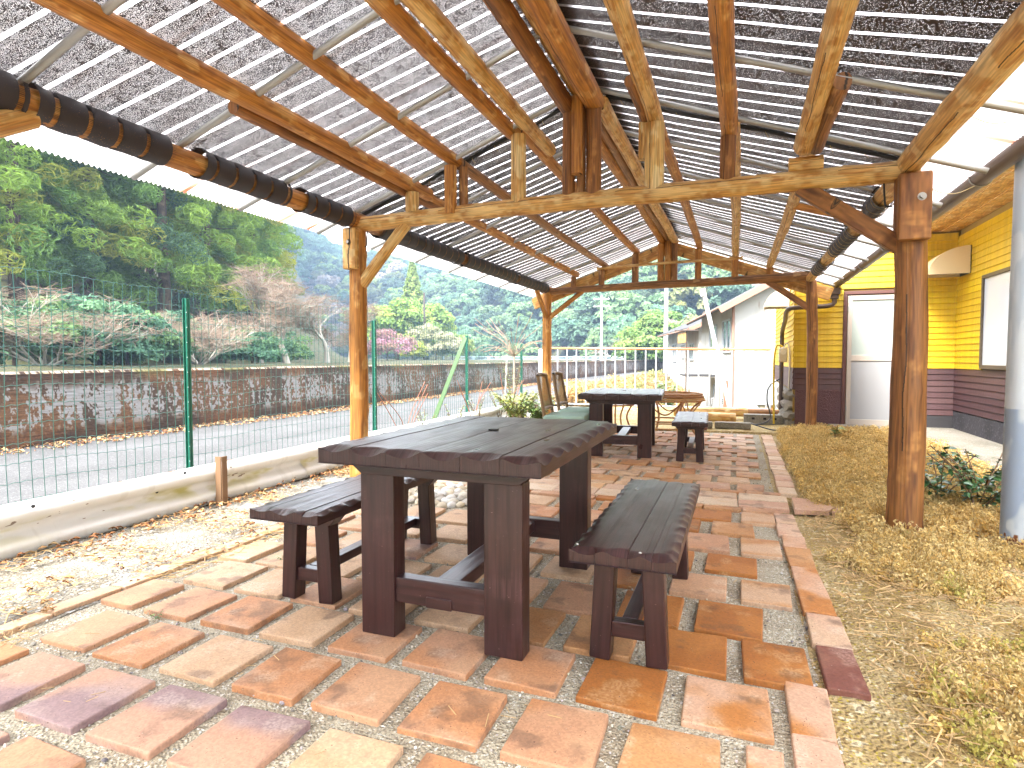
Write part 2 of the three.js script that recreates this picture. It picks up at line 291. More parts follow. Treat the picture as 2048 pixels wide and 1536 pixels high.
const sheet = (x0, x1, z0, z1, y, n = 1, uvs = 1, bump = 0) => grid(n, n, (u, v) => { const x = lerp(x0, x1, u), z = lerp(z0, z1, v); return [x, y + (bump ? bump * (fbm(x * 4 + 90, z * 4 + 90, 1e5, 1e5, 4, 6) - 0.5) : 0), z]; }, (p) => [p[0] * uvs, p[2] * uvs]);
// service road between the yard and the river wall, bending right far off
{
  const g = grid(14, 70, (u, v) => { const z = lerp(12, -72, v), bend = Math.max(0, -z - 26), x0 = wallX - 0.3 + bend * bend * 0.0015, x1 = -4.05 + bend * bend * 0.0015; return [lerp(x0, x1, u), -0.004 + 0.012 * (fbm(z * 0.5 + 40, u * 3, 1e5, 1e5, 2, 3) - 0.5), z]; }, (p) => [p[0] / 1.6, p[2] / 1.6]);
  struct('service_road', g, ROAD);
}
struct('paving_bed', sheet(-2.9, 0.3, 2.5, -9.45, -0.022, 90, 1.25, 0.012), BED);
struct('gravel_strip', sheet(-4.1, -2.72, 2.5, -13.4, -0.02, 90, 1, 0.03), GRAVEL);
struct('garden_soil', grid(60, 130, (u, v) => { const z = lerp(2.5, -14, v), edge = z > -9.5 ? 0.27 : lerp(0.27, -2.75, sstep(-9.3, -9.6, z)), x = lerp(edge, 3.2, u), mound = 0.05 * sstep(0.45, 1.1, x) * sstep(-2, -6, z); return [x, -0.024 + mound + 0.035 * (fbm(x * 5 + 20, z * 5 + 60, 1e5, 1e5, 4, 9) - 0.5), z]; }, (p) => [p[0] * 0.9, p[2] * 0.9]), SOIL);
// concrete apron before the house
struct('concrete_apron', merge([box(1.15, 0.14, 5.2, 2.42, 0.0, -8.0, 'z', 0.012, 0.6), box(1.3, 0.13, 0.36, 1.98, 0.012, -10.29, 'x', 0.012, 0.6)]), CONC);

// ---------------------------------------------------------------- paving of single clay tiles
{
  const variants = {};
  function tileGeo(w, d, th = 0.034) { // a few uneven shapes of each size, top face domed by its rounded rim
    const key = w.toFixed(2) + d.toFixed(2); const list = variants[key] ??= [];
    if (list.length < 10) {
      const g0 = new RoundedBoxGeometry(w, th, d, 1, 0.006), s = rnd() * 99, p = g0.attributes.position;
      for (let i = 0; i < p.count; i++) { const x = p.getX(i), z = p.getZ(i); const jx = (hash(Math.sign(x) * 3, Math.sign(z) * 5, s) - 0.5) * 0.012, jz = (hash(Math.sign(x) * 7, Math.sign(z) * 2, s + 5) - 0.5) * 0.012; p.setX(i, x + jx); p.setZ(i, z + jz); }
      g0.computeVertexNormals(); g0.translate(0, -th / 2, 0); list.push(metreUV(g0, 'z', 1.15)); return list[list.length - 1];
    } return pick(list);
  }
  const paving = new THREE.Group(); paving.name = 'clay_paving'; paving.userData = { kind: 'structure' }; scene.add(paving);
  const lay = (x, z, w, d, kind, name = 'tile', dy = 0) => { const m = part(paving, name, tileGeo(w, d), rnd() < 0.5 ? CLAY[kind] : CLAY2[kind]); m.position.set(x + rr(-0.004, 0.004), rr(-0.003, 0.003) + dy, z + rr(-0.004, 0.004)); m.rotation.set(rr(-0.008, 0.008), rr(-0.02, 0.02), rr(-0.008, 0.008)); return m; };
  const kindAt = (x, z) => { // which clay lies where, as the photograph shows it
    const n = rnd();
    if (z > -1.5 && x < -1.5) return n < 0.55 ? 'purple' : 'salmon';
    if (x > -0.6 && z < -1.8 && z > -4.7) return n < 0.55 ? 'burnt' : n < 0.8 ? 'orange' : n < 0.92 ? 'stain' : 'salmon';
    if (x > -0.9 && z > -2.2) return n < 0.4 ? 'orange' : n < 0.7 ? 'stain' : 'salmon';
    if (x < -1.3) return n < 0.62 ? 'peach' : n < 0.9 ? 'salmon' : 'purple';
    return n < 0.35 ? 'orange' : n < 0.7 ? 'salmon' : 'peach';
  };
  const rows = [[-0.46, 0.29], [-0.81, 0.29], [-1.16, 0.29], [-1.51, 0.29], [-1.85, 0.29], [-2.18, 0.3], [-2.51, 0.31], [-2.88, 0.29], [-3.24, 0.29], [-3.6, 0.31], [-3.95, 0.29], [-4.28, 0.28]];
  rows.forEach(([z0, d], k) => {
    const right = z0 > -2.15 ? 0.13 : 0.25, left = -2.7, off = k % 2 ? -0.945 : -0.805; // left edge of one tile of the row
    for (let j = -7; j < 6; j++) {
      let a = off + j * 0.3265, b = a + 0.268; a = Math.max(a, left); b = Math.min(b, right); if (b - a < 0.085) continue;
      const cx = (a + b) / 2, cz = z0 - d / 2; if (Math.hypot(cx + 2.13, cz + 4.35) < 0.42) continue;
      let kind = kindAt(cx, cz);
      if (k === 4 && Math.abs(cx + 0.35) < 0.1) kind = 'burnt'; if (k === 4 && Math.abs(cx + 0.03) < 0.12) kind = 'stain';
      lay(cx, cz, Math.round((b - a) * 50) / 50, Math.round(d * 50) / 50, kind);
    }
  });
  // courses of the far part, beyond the pale cross band
  for (let k = 0; k < 13; k++) { const z0 = -5.34 - k * 0.302; for (let j = -8; j < 4; j++) { let a = -0.32 + j * 0.326 + (k % 2) * 0.163, b = a + 0.272; a = Math.max(a, -2.5); b = Math.min(b, 0.22); if (b - a < 0.1) continue; const n = rnd(); lay((a + b) / 2, z0 - 0.125, Math.round((b - a) * 50) / 50, 0.25, n < 0.33 ? 'orange' : n < 0.6 ? 'salmon' : n < 0.85 ? 'peach' : 'pink'); } }
  // pale cross band: thin course, two rows of pavers, thin course
  for (let x = -2.4; x < 0.24; x += 0.272) { lay(x + 0.135, -4.665, 0.26, 0.1, pick(['orange', 'burnt', 'salmon']), 'band_tile'); lay(x + 0.17, -5.265, 0.26, 0.09, pick(['orange', 'salmon', 'peach']), 'band_tile'); }
  for (let j = 0; j < 8; j++) for (let r = 0; r < 2; r++) lay(0.2 - j * 0.362, -4.845 - r * 0.235, 0.35, 0.225, (j + r) % 2 ? 'cream' : 'pink', 'band_tile', 0.001);
  // edging on the right, stepping in near the front
  const bk = ['pink', 'stain', 'stain', 'orange', 'stain', 'pink', 'pink'];
  [-2.2, -2.53, -2.84, -3.145, -3.455, -3.8, -4.045, -4.31].forEach((z0, i, a) => { const z1 = a[i + 1] ?? -4.6; lay(0.362 - i * 0.006, (z0 + z1) / 2, 0.13, Math.round((z0 - z1 - 0.01) * 50) / 50, i === 0 ? 'brick' : bk[i - 1], 'edging_tile', 0.004); });
  for (let k = 0; k < 5; k++) lay(0.225, -2.05 + k * 0.31, 0.13, 0.3, k === 0 ? 'stain' : k === 1 ? 'pink' : 'stain', 'edging_tile', 0.002);
  for (let k = 0; k < 14; k++) lay(0.4, -5.42 - k * 0.285, 0.14, 0.27, pick(['pink', 'peach', 'cream']), 'edging_tile', 0.003);
  for (let k = 0; k < 9; k++) lay(-2.8 + 0.01 * (k % 2), -0.6 - k * 0.31, 0.09, 0.3, pick(['peach', 'salmon', 'pink']), 'edging_tile');
  // two broken slabs that step off to the right
  for (const [pts, k] of [[[[0.4, 4.68], [0.62, 4.72], [0.66, 4.84], [0.78, 4.93], [0.72, 5.02], [0.41, 5.08]], 'pink'], [[[0.64, 4.7], [0.86, 4.7], [0.93, 4.82], [0.8, 4.9], [0.69, 4.83]], 'pink']]) { const g = extrude(pts.map(([x, z]) => [x, z]), 0.03, 0.003); g.rotateX(-Math.PI / 2); g.translate(0, -0.012, 0); part(paving, 'slab', metreUV(g, 'z'), CLAY[k]); }
  shade(paving);
  // small grit lying in the joints
  const grit = []; for (let k = 0; k < 5200; k++) { const s = rr(0.0025, 0.006) * (rnd() < 0.06 ? 2 : 1); grit.push([rr(-2.85, 0.3), -0.018, rr(-0.6, -6.5), rr(0, 3), rr(0, 6), 0, s, s * 0.6, s]); }
  scatter('grit', new THREE.IcosahedronGeometry(1, 0), mat(0xffffff, { roughness: 0.9 }), grit, { kind: 'stuff', label: 'small stones lying in the tile joints', category: 'grit' }, grit.map(() => { const v = rr(0.12, 0.6); return L(v, v * rr(0.85, 1), v * rr(0.65, 0.95)); }));
  // a patch of river cobbles set in the paving
  const cob = new THREE.Group(); cob.name = 'cobble_patch'; cob.userData = { kind: 'structure' }; scene.add(cob);
  const cg = [0, 1, 2].map(() => { const g = new THREE.IcosahedronGeometry(1, 2), p = g.attributes.position, s = rnd() * 50; for (let i = 0; i < p.count; i++) { const k = 0.9 + 0.2 * vn(p.getX(i) * 1.2 + 5, p.getZ(i) * 1.2 + p.getY(i) + 5, 1e5, 1e5, s); p.setXYZ(i, p.getX(i) * k, p.getY(i) * k, p.getZ(i) * k); } g.computeVertexNormals(); return g; });
  const cmats = [[0.6, 0.55, 0.46], [0.5, 0.42, 0.3], [0.66, 0.64, 0.6], [0.42, 0.38, 0.33], [0.55, 0.47, 0.34]].map((c) => mat(L(c[0], c[1], c[2]), { roughness: 0.7, bumpMap: clayBump, bumpScale: 0.002 }));
  let placed = []; for (let k = 0; k < 900 && placed.length < 70; k++) { const a = rr(0, 6.283), r = Math.sqrt(rnd()) * 0.4, x = -2.13 + Math.cos(a) * r, z = -4.35 + Math.sin(a) * r; if (placed.some(([px, pz]) => Math.hypot(px - x, pz - z) < 0.062)) continue; placed.push([x, z]); const m = part(cob, 'cobble', pick(cg), pick(cmats)); m.position.set(x, -0.006, z); m.scale.set(rr(0.036, 0.048), rr(0.02, 0.028), rr(0.028, 0.036)); m.rotation.y = rr(0, 6); }
  shade(cob);
}
// dry needles and leaf litter
{
  const leafG = grid(2, 2, (u, v) => { const w = Math.sin(Math.PI * (0.08 + 0.84 * v)); return [(u - 0.5) * 0.6 * w, 0.22 * (u - 0.5) ** 2 * 4 + 0.2 * Math.sin(v * 3), v - 0.5]; });
  const needle = new THREE.BoxGeometry(0.05, 0.03, 1);
  const cols = [[0.36, 0.16, 0.06], [0.46, 0.27, 0.11], [0.52, 0.36, 0.18], [0.28, 0.12, 0.05]];
  const tint = (l) => l.map(() => { const c = pick(cols), k = rr(0.7, 1.2); return L(c[0] * k, c[1] * k, c[2] * k); });
  const put = (x0, x1, z0, z1, n, s0, s1, y, clump = 0.48) => { const l = []; while (l.length < n) { const x = rr(x0, x1), z = rr(z0, z1); if (fbm(x * 3 + 30, z * 3 + 80, 1e5, 1e5, 3, 12) < clump) continue; const s = rr(s0, s1); l.push([x, y + rr(0, 0.006), z, rr(-0.4, 0.4), rr(0, 6.3), rr(-0.4, 0.4), s]); } return l; };
  const A = [...put(-3.72, -2.75, -0.8, -9, 900, 0.015, 0.04, -0.004), ...put(-3.75, -3.45, -2, -9, 500, 0.02, 0.05, 0.002, 0.2)];
  scatter('leaf_litter', leafG, mat(0xffffff, { roughness: 0.9 }), A, { kind: 'stuff', label: 'dry brown leaves along the white guard rail', category: 'leaf litter' }, tint(A));
  const N = [...put(-3.7, -2.6, -0.8, -5, 1700, 0.03, 0.08, -0.002), ...put(-2.6, 0.2, -1.1, -4.6, 90, 0.02, 0.05, 0.004, 0.62), ...put(0.45, 1.5, -1.3, -4.8, 2600, 0.03, 0.09, 0.012, 0.3)];
  scatter('dry_needles', needle, mat(0xffffff, { roughness: 0.9 }), N, { kind: 'stuff', label: 'dry needles strewn over gravel, paving edge and soil', category: 'needles' }, N.map(() => { const k = rr(0.6, 1.3); return L(0.5 * k, 0.33 * k, 0.15 * k); }));
  const W = put(-8.25, -7.6, -2, -30, 3600, 0.03, 0.07, 0.006, 0.3).concat(put(-4.4, -4.0, -2, -20, 900, 0.02, 0.05, 0.01, 0.35));
  scatter('road_litter', leafG, mat(0xffffff, { roughness: 0.9 }), W, { kind: 'stuff', label: 'drift of brown leaves at the foot of the concrete wall', category: 'leaf litter' }, tint(W));
}

// ---------------------------------------------------------------- log pavilion
{
  const RX = -1.03, XL = -3.03, XR = 0.97, ZN = -4.33, ZF = -9.75, Z0 = -1.15, ZB = 1.6, ZE = -10.35;
  const pv = thing('log_pavilion', 'open log pavilion with shade net under a corrugated gable roof', 'pavilion', [RX, 0, -5]);
  const P = (n, g, m) => part(pv, n, g, m, true);
  const roofY = (x) => 3.06 - 0.36 * Math.abs(x - RX); // net plane
  // posts
  P('post', log([XL, -0.04, ZN], [XL, 2.19, ZN], 0.078, 0.07, { rough: 0.07, knots: 4, step: 0.07, rs: 18 }), WOOD.orange);
  P('post', log([0.99, -0.04, ZN], [0.965, 2.2, ZN], 0.098, 0.082, { rough: 0.08, knots: 3.5, step: 0.06, rs: 20 }), WOOD.red);
  P('post', log([XL, -0.04, ZF], [XL, 2.2, ZF], 0.08, 0.075, { rough: 0.05, knots: 3 }), WOOD.orange);
  P('post', log([1.02, -0.04, ZF], [0.99, 2.22, ZF], 0.078, 0.07, { rough: 0.06, bend: 0.03 }), WOOD.red);
  P('post', log([XL, -0.04, Z0], [XL, 2.2, Z0], 0.08, 0.075), WOOD.orange);
  P('post', log([0.98, -0.04, Z0], [XR, 2.2, Z0], 0.09, 0.08), WOOD.red);
  // tie beams across
  P('tie_beam', log([XL - 0.02, 2.225, ZN], [XR + 0.04, 2.245, ZN], 0.062, 0.066, { rough: 0.05, bend: 0.02, step: 0.1 }), WOOD.honey);
  P('tie_beam', log([XL - 0.04, 2.225, ZF], [XR + 0.06, 2.29, ZF], 0.055, 0.072, { rough: 0.06, bend: 0.02 }), WOOD.brown);
  P('tie_beam', log([XL - 0.04, 2.24, Z0], [XR + 0.06, 2.25, Z0], 0.06, 0.066), WOOD.honey);
  // eave poles
  P('eave_pole', log([XL, 2.26, ZE + 0.3], [XL, 2.26, ZN + 0.04], 0.06, 0.066, { bend: 0.01 }), WOOD.brown);
  P('eave_pole', log([XL, 2.255, ZN - 0.02], [XL, 2.26, ZB], 0.07, 0.066, { bend: 0.01 }), WOOD.orange);
  P('eave_pole', log([XR, 2.26, ZE + 0.3], [XR, 2.26, ZN - 0.12], 0.06, 0.064, { rough: 0.07 }), WOOD.honey);
  P('eave_pole', log([XR - 0.02, 2.275, ZN - 0.05], [XR + 0.01, 2.275, ZB], 0.07, 0.075, { rough: 0.07, knots: 3 }), WOOD.honey);
  // purlins, near bay and far bay, some lapped beside one another
  const pur = (x, y, z0, z1, r, m, o = {}) => P('purlin', log([x, y, z0], [x + (o.dx ?? 0), y + (o.dy ?? 0), z1], r, r * (o.taper ?? 0.95), { rough: 0.05, bend: 0.02, step: 0.16, ...o }), m);
  pur(-2.5, 2.5, -4.62, ZB, 0.056, WOOD.orange); pur(-2.56, 2.452, -5.0, -2.55, 0.042, WOOD.red, { dy: 0.0 }); pur(-2.55, 2.5, -9.9, -4.55, 0.05, WOOD.orange);
  pur(-2.11, 2.655, -4.42, ZB, 0.052, WOOD.orange); pur(-2.06, 2.62, -9.95, -4.36, 0.048, WOOD.brown);
  pur(-1.51, 2.85, -4.92, ZB, 0.058, WOOD.honey); pur(-1.64, 2.82, -4.36, ZB, 0.055, WOOD.orange); pur(-1.56, 2.825, -9.95, -4.3, 0.05, WOOD.orange);
  pur(-1.2, 2.94, -4.4, ZB, 0.06, WOOD.red); pur(-1.0, 2.945, -4.4, ZB, 0.074, WOOD.orange, { dx: 0.0 }); pur(-1.1, 3.02, -4.4, ZB, 0.05, WOOD.honey);
  pur(-1.15, 2.94, -9.85, -4.36, 0.055, WOOD.orange); pur(-1.06, 2.985, -9.85, -4.36, 0.05, WOOD.brown); pur(-0.95, 2.94, -9.85, -4.36, 0.058, WOOD.honey);
  pur(-0.57, 2.79, -4.46, ZB, 0.057, WOOD.honey); pur(-0.64, 2.79, -4.36, -3.75, 0.04, WOOD.red); pur(-0.58, 2.83, -9.9, -4.36, 0.05, WOOD.orange);
  pur(-0.08, 2.635, -4.39, ZB, 0.056, WOOD.orange); pur(-0.06, 2.665, -9.9, -4.34, 0.05, WOOD.honey);
  pur(0.37, 2.46, -4.34, ZB, 0.056, WOOD.honey, { dx: 0.02 }); pur(0.46, 2.465, -4.4, -3.4, 0.046, WOOD.brown); pur(0.42, 2.48, -9.9, -4.36, 0.05, WOOD.honey);
  // short struts standing on the tie beams
  const strut = (x, z, y0, y1, r, m, r2) => P('strut', log([x, y0, z], [x, y1, z], r, r2 ?? r, { rough: 0.03, bend: 0, step: 0.2, knots: 0, flat: true }), m);
  strut(-2.49, ZN, 2.28, 2.44, 0.055, WOOD.pale); strut(-2.13, ZN + 0.04, 2.23, 2.6, 0.048, WOOD.orange); strut(-2.05, ZN - 0.03, 2.27, 2.6, 0.036, WOOD.brown);
  strut(-1.58, ZN, 2.27, 2.78, 0.058, WOOD.pale); strut(-1.18, ZN, 2.25, 2.9, 0.046, WOOD.red); strut(-1.09, ZN - 0.02, 2.25, 2.9, 0.034, WOOD.brown);
  strut(-1.1, ZN + 0.07, 2.42, 2.97, 0.042, WOOD.orange); strut(-1.0, ZN, 2.25, 2.9, 0.056, WOOD.red); strut(-0.57, ZN, 2.26, 2.73, 0.068, WOOD.pale); strut(-0.65, ZN - 0.03, 2.5, 2.76, 0.034, WOOD.pale);
  strut(-0.085, ZN, 2.2, 2.58, 0.05, WOOD.red);
  P('strut', log([0.29, 2.345, ZN], [0.49, 2.345, ZN], 0.048, 0.05, { flat: true, bend: 0, knots: 0 }), WOOD.honey);
  for (const [x, y1, r] of [[-2.575, 2.45, 0.045], [-2.1, 2.56, 0.05], [-1.555, 2.77, 0.055], [-1.16, 2.9, 0.052], [-1.05, 2.93, 0.056], [-0.95, 2.9, 0.05], [-0.59, 2.78, 0.05], [-0.06, 2.62, 0.052], [0.43, 2.43, 0.05]]) strut(x, ZF, 2.26, y1, r, pick([WOOD.brown, WOOD.orange, WOOD.brown]));
  P('batten', log([-2.16, 2.55, ZF + 0.1], [0.05, 2.595, ZF + 0.1], 0.02, 0.024, { rs: 8, step: 0.3 }), WOOD.honey);
  P('batten', box(0.66, 0.055, 0.03, 0, 0, 0, 'x').rotateZ(-0.3).translate(0.72, 2.36, -5.9), WOOD.orange);
  // knee braces
  const brace = (a, b, r, m) => P('knee_brace', log(a, b, r, r * 0.92, { rough: 0.04, bend: 0.008, knots: 0.6 }), m);
  brace([XL + 0.04, 1.72, ZN], [-2.54, 2.2, ZN], 0.05, WOOD.honey);
  P('knee_brace', (() => { const a = V(0.95, 1.77, ZN), b = V(0.36, 2.2, ZN), d = b.clone().sub(a), g = box(0.1, d.length(), 0.055, 0, d.length() / 2, 0, 'y', 0.006); g.applyQuaternion(new THREE.Quaternion().setFromUnitVectors(V(0, 1, 0), d.normalize())); g.translate(a.x, a.y, a.z); return g; })(), WOOD.red);
  brace([XL + 0.04, 1.78, ZF], [-2.38, 2.22, ZF], 0.042, WOOD.orange); brace([XL, 1.8, ZF + 0.06], [XL, 2.24, ZF + 0.62], 0.04, WOOD.orange); brace([XL, 1.8, Z0 - 0.06], [XL, 2.2, Z0 - 0.68], 0.06, WOOD.honey);
  P('knee_brace', (() => { const a = V(0.97, 1.82, ZF), b = V(0.4, 2.24, ZF), d = b.clone().sub(a), g = box(0.09, d.length(), 0.05, 0, d.length() / 2, 0, 'y', 0.006); g.applyQuaternion(new THREE.Quaternion().setFromUnitVectors(V(0, 1, 0), d.normalize())); g.translate(a.x, a.y, a.z); return g; })(), WOOD.red);
  // bolted cheek blocks at the post heads
  const cheek = (x, y, z, w, h, d, m, bx, bz) => { const c = P('cheek_block', box(w, h, d, x, y, z, 'y', 0.012), m); const bolt = merge([new THREE.CylinderGeometry(0.014, 0.014, 0.022, 6), new THREE.CylinderGeometry(0.024, 0.024, 0.006, 12).translate(0, -0.009, 0)]); bolt.rotateX(bz ? Math.PI / 2 : 0); if (!bz) bolt.rotateZ(bx > 0 ? -Math.PI / 2 : Math.PI / 2); const b = part(c, 'bolt', bolt, STEEL); b.position.set(x + (bx || 0), y + 0.05, z + (bz || 0)); };
  cheek(XL + 0.0, 2.01, ZN + 0.085, 0.13, 0.34, 0.06, WOOD.honey, 0, 0.036); cheek(0.97, 2.0, ZN + 0.105, 0.17, 0.4, 0.07, WOOD.red, 0.03, 0.042);
  // barge boards under the far gable
  for (const s of [-1, 1]) P('barge_board', (() => { const a = V(RX, 2.86, ZF - 0.16), b = V(RX + s * 2.3, 2.03, ZF - 0.16), d = b.clone().sub(a), g = box(d.length(), 0.19, 0.035, d.length() / 2, 0, 0, 'x', 0.006); g.rotateZ(Math.atan2(d.y, d.x)); g.translate(a.x, a.y, a.z); return g; })(), WOOD.honey);
  // steel rafters lying on the purlins
  for (let k = 0; k < 15; k++) { const z = 1.59 - k * 0.836; if (z < ZE + 0.2) break; for (const s of [-1, 1]) { const a = [RX + s * 0.06, roofY(RX + s * 0.06) - 0.035, z], b = [RX + s * 2.36, roofY(RX + s * 2.36) - 0.035, z - rr(-0.03, 0.03)]; P('steel_rafter', rod(a, b, 0.019, 8), STEEL); } }
  // shade net: knitted tape, open ladder bands every 152 mm
  const netAlpha = (open, sd) => tex(2048, 1024, (u, v) => { // 1.216 m along the eave (8 bands) by 0.6 m up the slope
    const x = u * 1.216, y = v * 0.608, band = (x % 0.152), inBand = band < 0.027;
    if (inBand) { const th = (y % 0.0076) < 0.001, side = band < 0.0012 || band > 0.0258; return th || side ? 1 : 0; }
    const cx = u * 288, cy = v * 124 + (Math.floor(cx) % 2) * 0.5, ci = Math.floor(cx), cj = Math.floor(cy), h = hash(ci, cj % 124, sd), low = fbm(u * 40, v * 20, 40, 20, 3, sd + 11); // one loop of yarn a cell, its hole more or less open
    const dx = cx - ci - 0.5 + 0.3 * (hash(ci, cj, sd + 1) - 0.5), dy = cy - cj - 0.5 + 0.3 * (hash(ci, cj, sd + 2) - 0.5), r = h < open * (1 + 1.3 * (low - 0.5)) ? 0.15 + 0.12 * hash(ci, cj, sd + 7) : -0.1;
    return sstep(r - 0.06, r + 0.06, Math.hypot(dx, dy * 0.85));
  }, false);
  const netM = (open, sd) => mat(L(0.032, 0.027, 0.034), { alphaMap: netAlpha(open, sd), alphaTest: 0.5, roughness: 0.6 }), NET = netM(0.66, 3), NETD = netM(0.22, 40); // the nearer length on the left is the more open one
  const net = (s, z0, z1, dy, e) => { const n = Math.ceil((z0 - z1) / 0.1), sl = (x) => Math.abs(x - RX) * 1.0628;
    return grid(24, n, (u, v) => { const z = lerp(z0, z1, v), x = RX + s * lerp(0.02, 2.03 + (e ?? 0), u), k = ((z - 1.59) / 0.836) % 1, sag = -0.012 * Math.sin(Math.PI * Math.abs(k)) * (0.6 + 0.8 * vn(x * 3 + 40, z * 2 + 40, 1e5, 1e5, 5)); return [x, roofY(x) + 0.006 + dy + sag * Math.sin(Math.PI * u), z]; }, (p) => [(p[2] + 20 - 0.145 * sl(p[0])) / 1.216, sl(p[0]) / 0.608 + s]); };
  for (const s of [-1, 1]) for (const [a, b] of [[ZB, -4.45], [-4.4, ZE + 0.25]]) { const g = net(s, a, b, 0); P('shade_net', g, s < 0 && a > 0 ? NET : NETD); }
  // seam where two lengths of net overlap: a bunched dark roll sewn with twine
  const TWINE = mat(L(0.35, 0.26, 0.1)), NETROLL = mat(L(0.02, 0.02, 0.022), { roughness: 0.75, bumpMap: clayBump, bumpScale: 0.01 });
  for (const s of [-1, 1]) { const pts = []; for (let k = 0; k <= 14; k++) { const x = RX + s * lerp(0.1, 2.0, k / 14); pts.push(V(x, roofY(x) - 0.012 + rr(-0.006, 0.006), -4.43 + rr(-0.008, 0.008))); } const roll = P('net_seam', tube(pts, 0.014, 7, 60).scale(1, 1, 1), NETROLL); for (let k = 0; k < 9; k++) { const x = RX + s * lerp(0.2, 1.95, k / 9); part(roll, 'twine', tube([V(x, roofY(x) + 0.006, -4.44), V(x + 0.01, roofY(x) - 0.03, -4.42), V(x + 0.03, roofY(x) - 0.06, -4.43 + rr(-0.03, 0.03))], 0.0016, 4, 6), TWINE); } }
  // net wrapped round the eave poles, with the open bands showing the wood
  const wrap = (x, z0, z1, r, y) => { const s = Math.sign(x - RX); return P('net_wrap', grid(16, Math.max(4, Math.ceil((z0 - z1) / 0.06)), (u, v) => { const z = lerp(z0, z1, v), a = lerp(1.75, -4.3, u), e = 1 + 0.05 * (vn(u * 9, z * 20 + 300, 1e5, 1e5, 2)) + 0.02 * Math.sin(z * 31), cut = v < 0.06 || v > 0.94 ? 1.08 : 1; return [x + s * Math.cos(a) * r * e * cut, y + Math.sin(a) * r * e * cut, z]; }, (p, u) => [(p[2] + 20 - 0.3) / 1.216, u * 0.5 / 0.608 + 0.2]), NETD); };
  for (const [a, b] of [[1.2, -1.78], [-1.82, -2.52], [-2.73, -3.45], [-3.62, -4.2], [-4.62, -6.3], [-6.4, -8.1], [-8.2, -9.6]]) { wrap(XL, a, b, 0.082, 2.26); wrap(XL, a - 0.004, b + 0.004, 0.077, 2.26); }
  for (const [a, b] of [[-5.0, -5.4], [-6.1, -7.3], [-8.0, -8.9]]) wrap(XR, a, b, 0.076, 2.26);
  // translucent corrugated sheets, rust running down some of them
  const sheetTex = (rust, s) => tex(256, 512, (u, v) => { // v: 0 at the ridge, 1 at the eave
    let c = [0.95, 0.93, 0.925]; const d = fbm(u * 20, v * 3, 20, 3, 4, s), st = fbm(u * 9, v * 3, 9, 3, 4, s + 5), e = sstep(0.72, 1, v);
    c = mix3(c, [0.9, 0.83, 0.8], sstep(0.5, 0.8, d) * 0.4); c = mix3(c, [0.78, 0.55, 0.44], rust * e * sstep(0.66, 0.76, st + 0.1 * (d - 0.5))); c = mix3(c, [0.58, 0.33, 0.22], rust * e * sstep(0.74, 0.82, st) * 0.8); return c; });
  const SHEETS = [[0.0, 3], [0.7, 7], [0.3, 11], [0.9, 19]].map(([r, s]) => pmat(0xffffff, { map: sheetTex(r, s), transmission: 0.66, thickness: 0, roughness: 0.93, specularIntensity: 0.4 }));
  const sw = 0.62, waves = 20, overh = 2.47;
  const sheetG = [-1, 1].map((s) => grid(waves * 8, 3, (u, v) => { const x = s * lerp(0.0, overh, v), w = 0.008 * Math.cos(u * waves * Math.PI * 2); return [x, -0.36 * Math.abs(x) + w, -u * (sw + 0.03)]; }, (p, u, v) => [u, v]));
  for (let k = 0; k < 20; k++) { const z = ZB - k * sw; if (z < ZE) break; for (const i of [0, 1]) { const m = part(pv, 'roof_sheet', sheetG[i], SHEETS[rnd() < 0.6 ? 0 : 1 + Math.floor(rnd() * 3)], true); m.position.x += RX; m.position.y += 3.098 + (k % 2) * 0.004; m.position.z += z; } }
  P('ridge_cap', grid(8, 40, (u, v) => { const x = lerp(-0.16, 0.16, u); return [RX + x, 3.125 - 0.36 * Math.abs(x) * 1.0 + 0.006, lerp(ZB, ZE, v)]; }), WHITE);
  // tie wires and a hook
  const wireM = mat(L(0.5, 0.42, 0.25), { roughness: 0.5 });
  P('tie_wire', tube([[0.98, 2.26, -4.25], [1.1, 2.14, -4.4], [1.24, 2.12, -4.5], [1.4, 2.19, -4.62]], 0.003, 5, 24), wireM); P('tie_wire', tube([[1.03, 2.3, -3.6], [1.14, 2.24, -3.6], [1.25, 2.23, -3.55], [1.42, 2.25, -3.5]], 0.003, 5, 20), wireM);
  P('hook', tube([[0.83, 2.18, ZN], [0.835, 2.1, ZN], [0.845, 2.04, ZN], [0.88, 2.035, ZN]], 0.006, 6, 20), DARKSTEEL); P('hook', tube([[-2.92, 2.18, ZN], [-2.93, 2.1, ZN], [-2.935, 2.04, ZN], [-2.96, 2.03, ZN]], 0.005, 6, 20), DARKSTEEL);
}
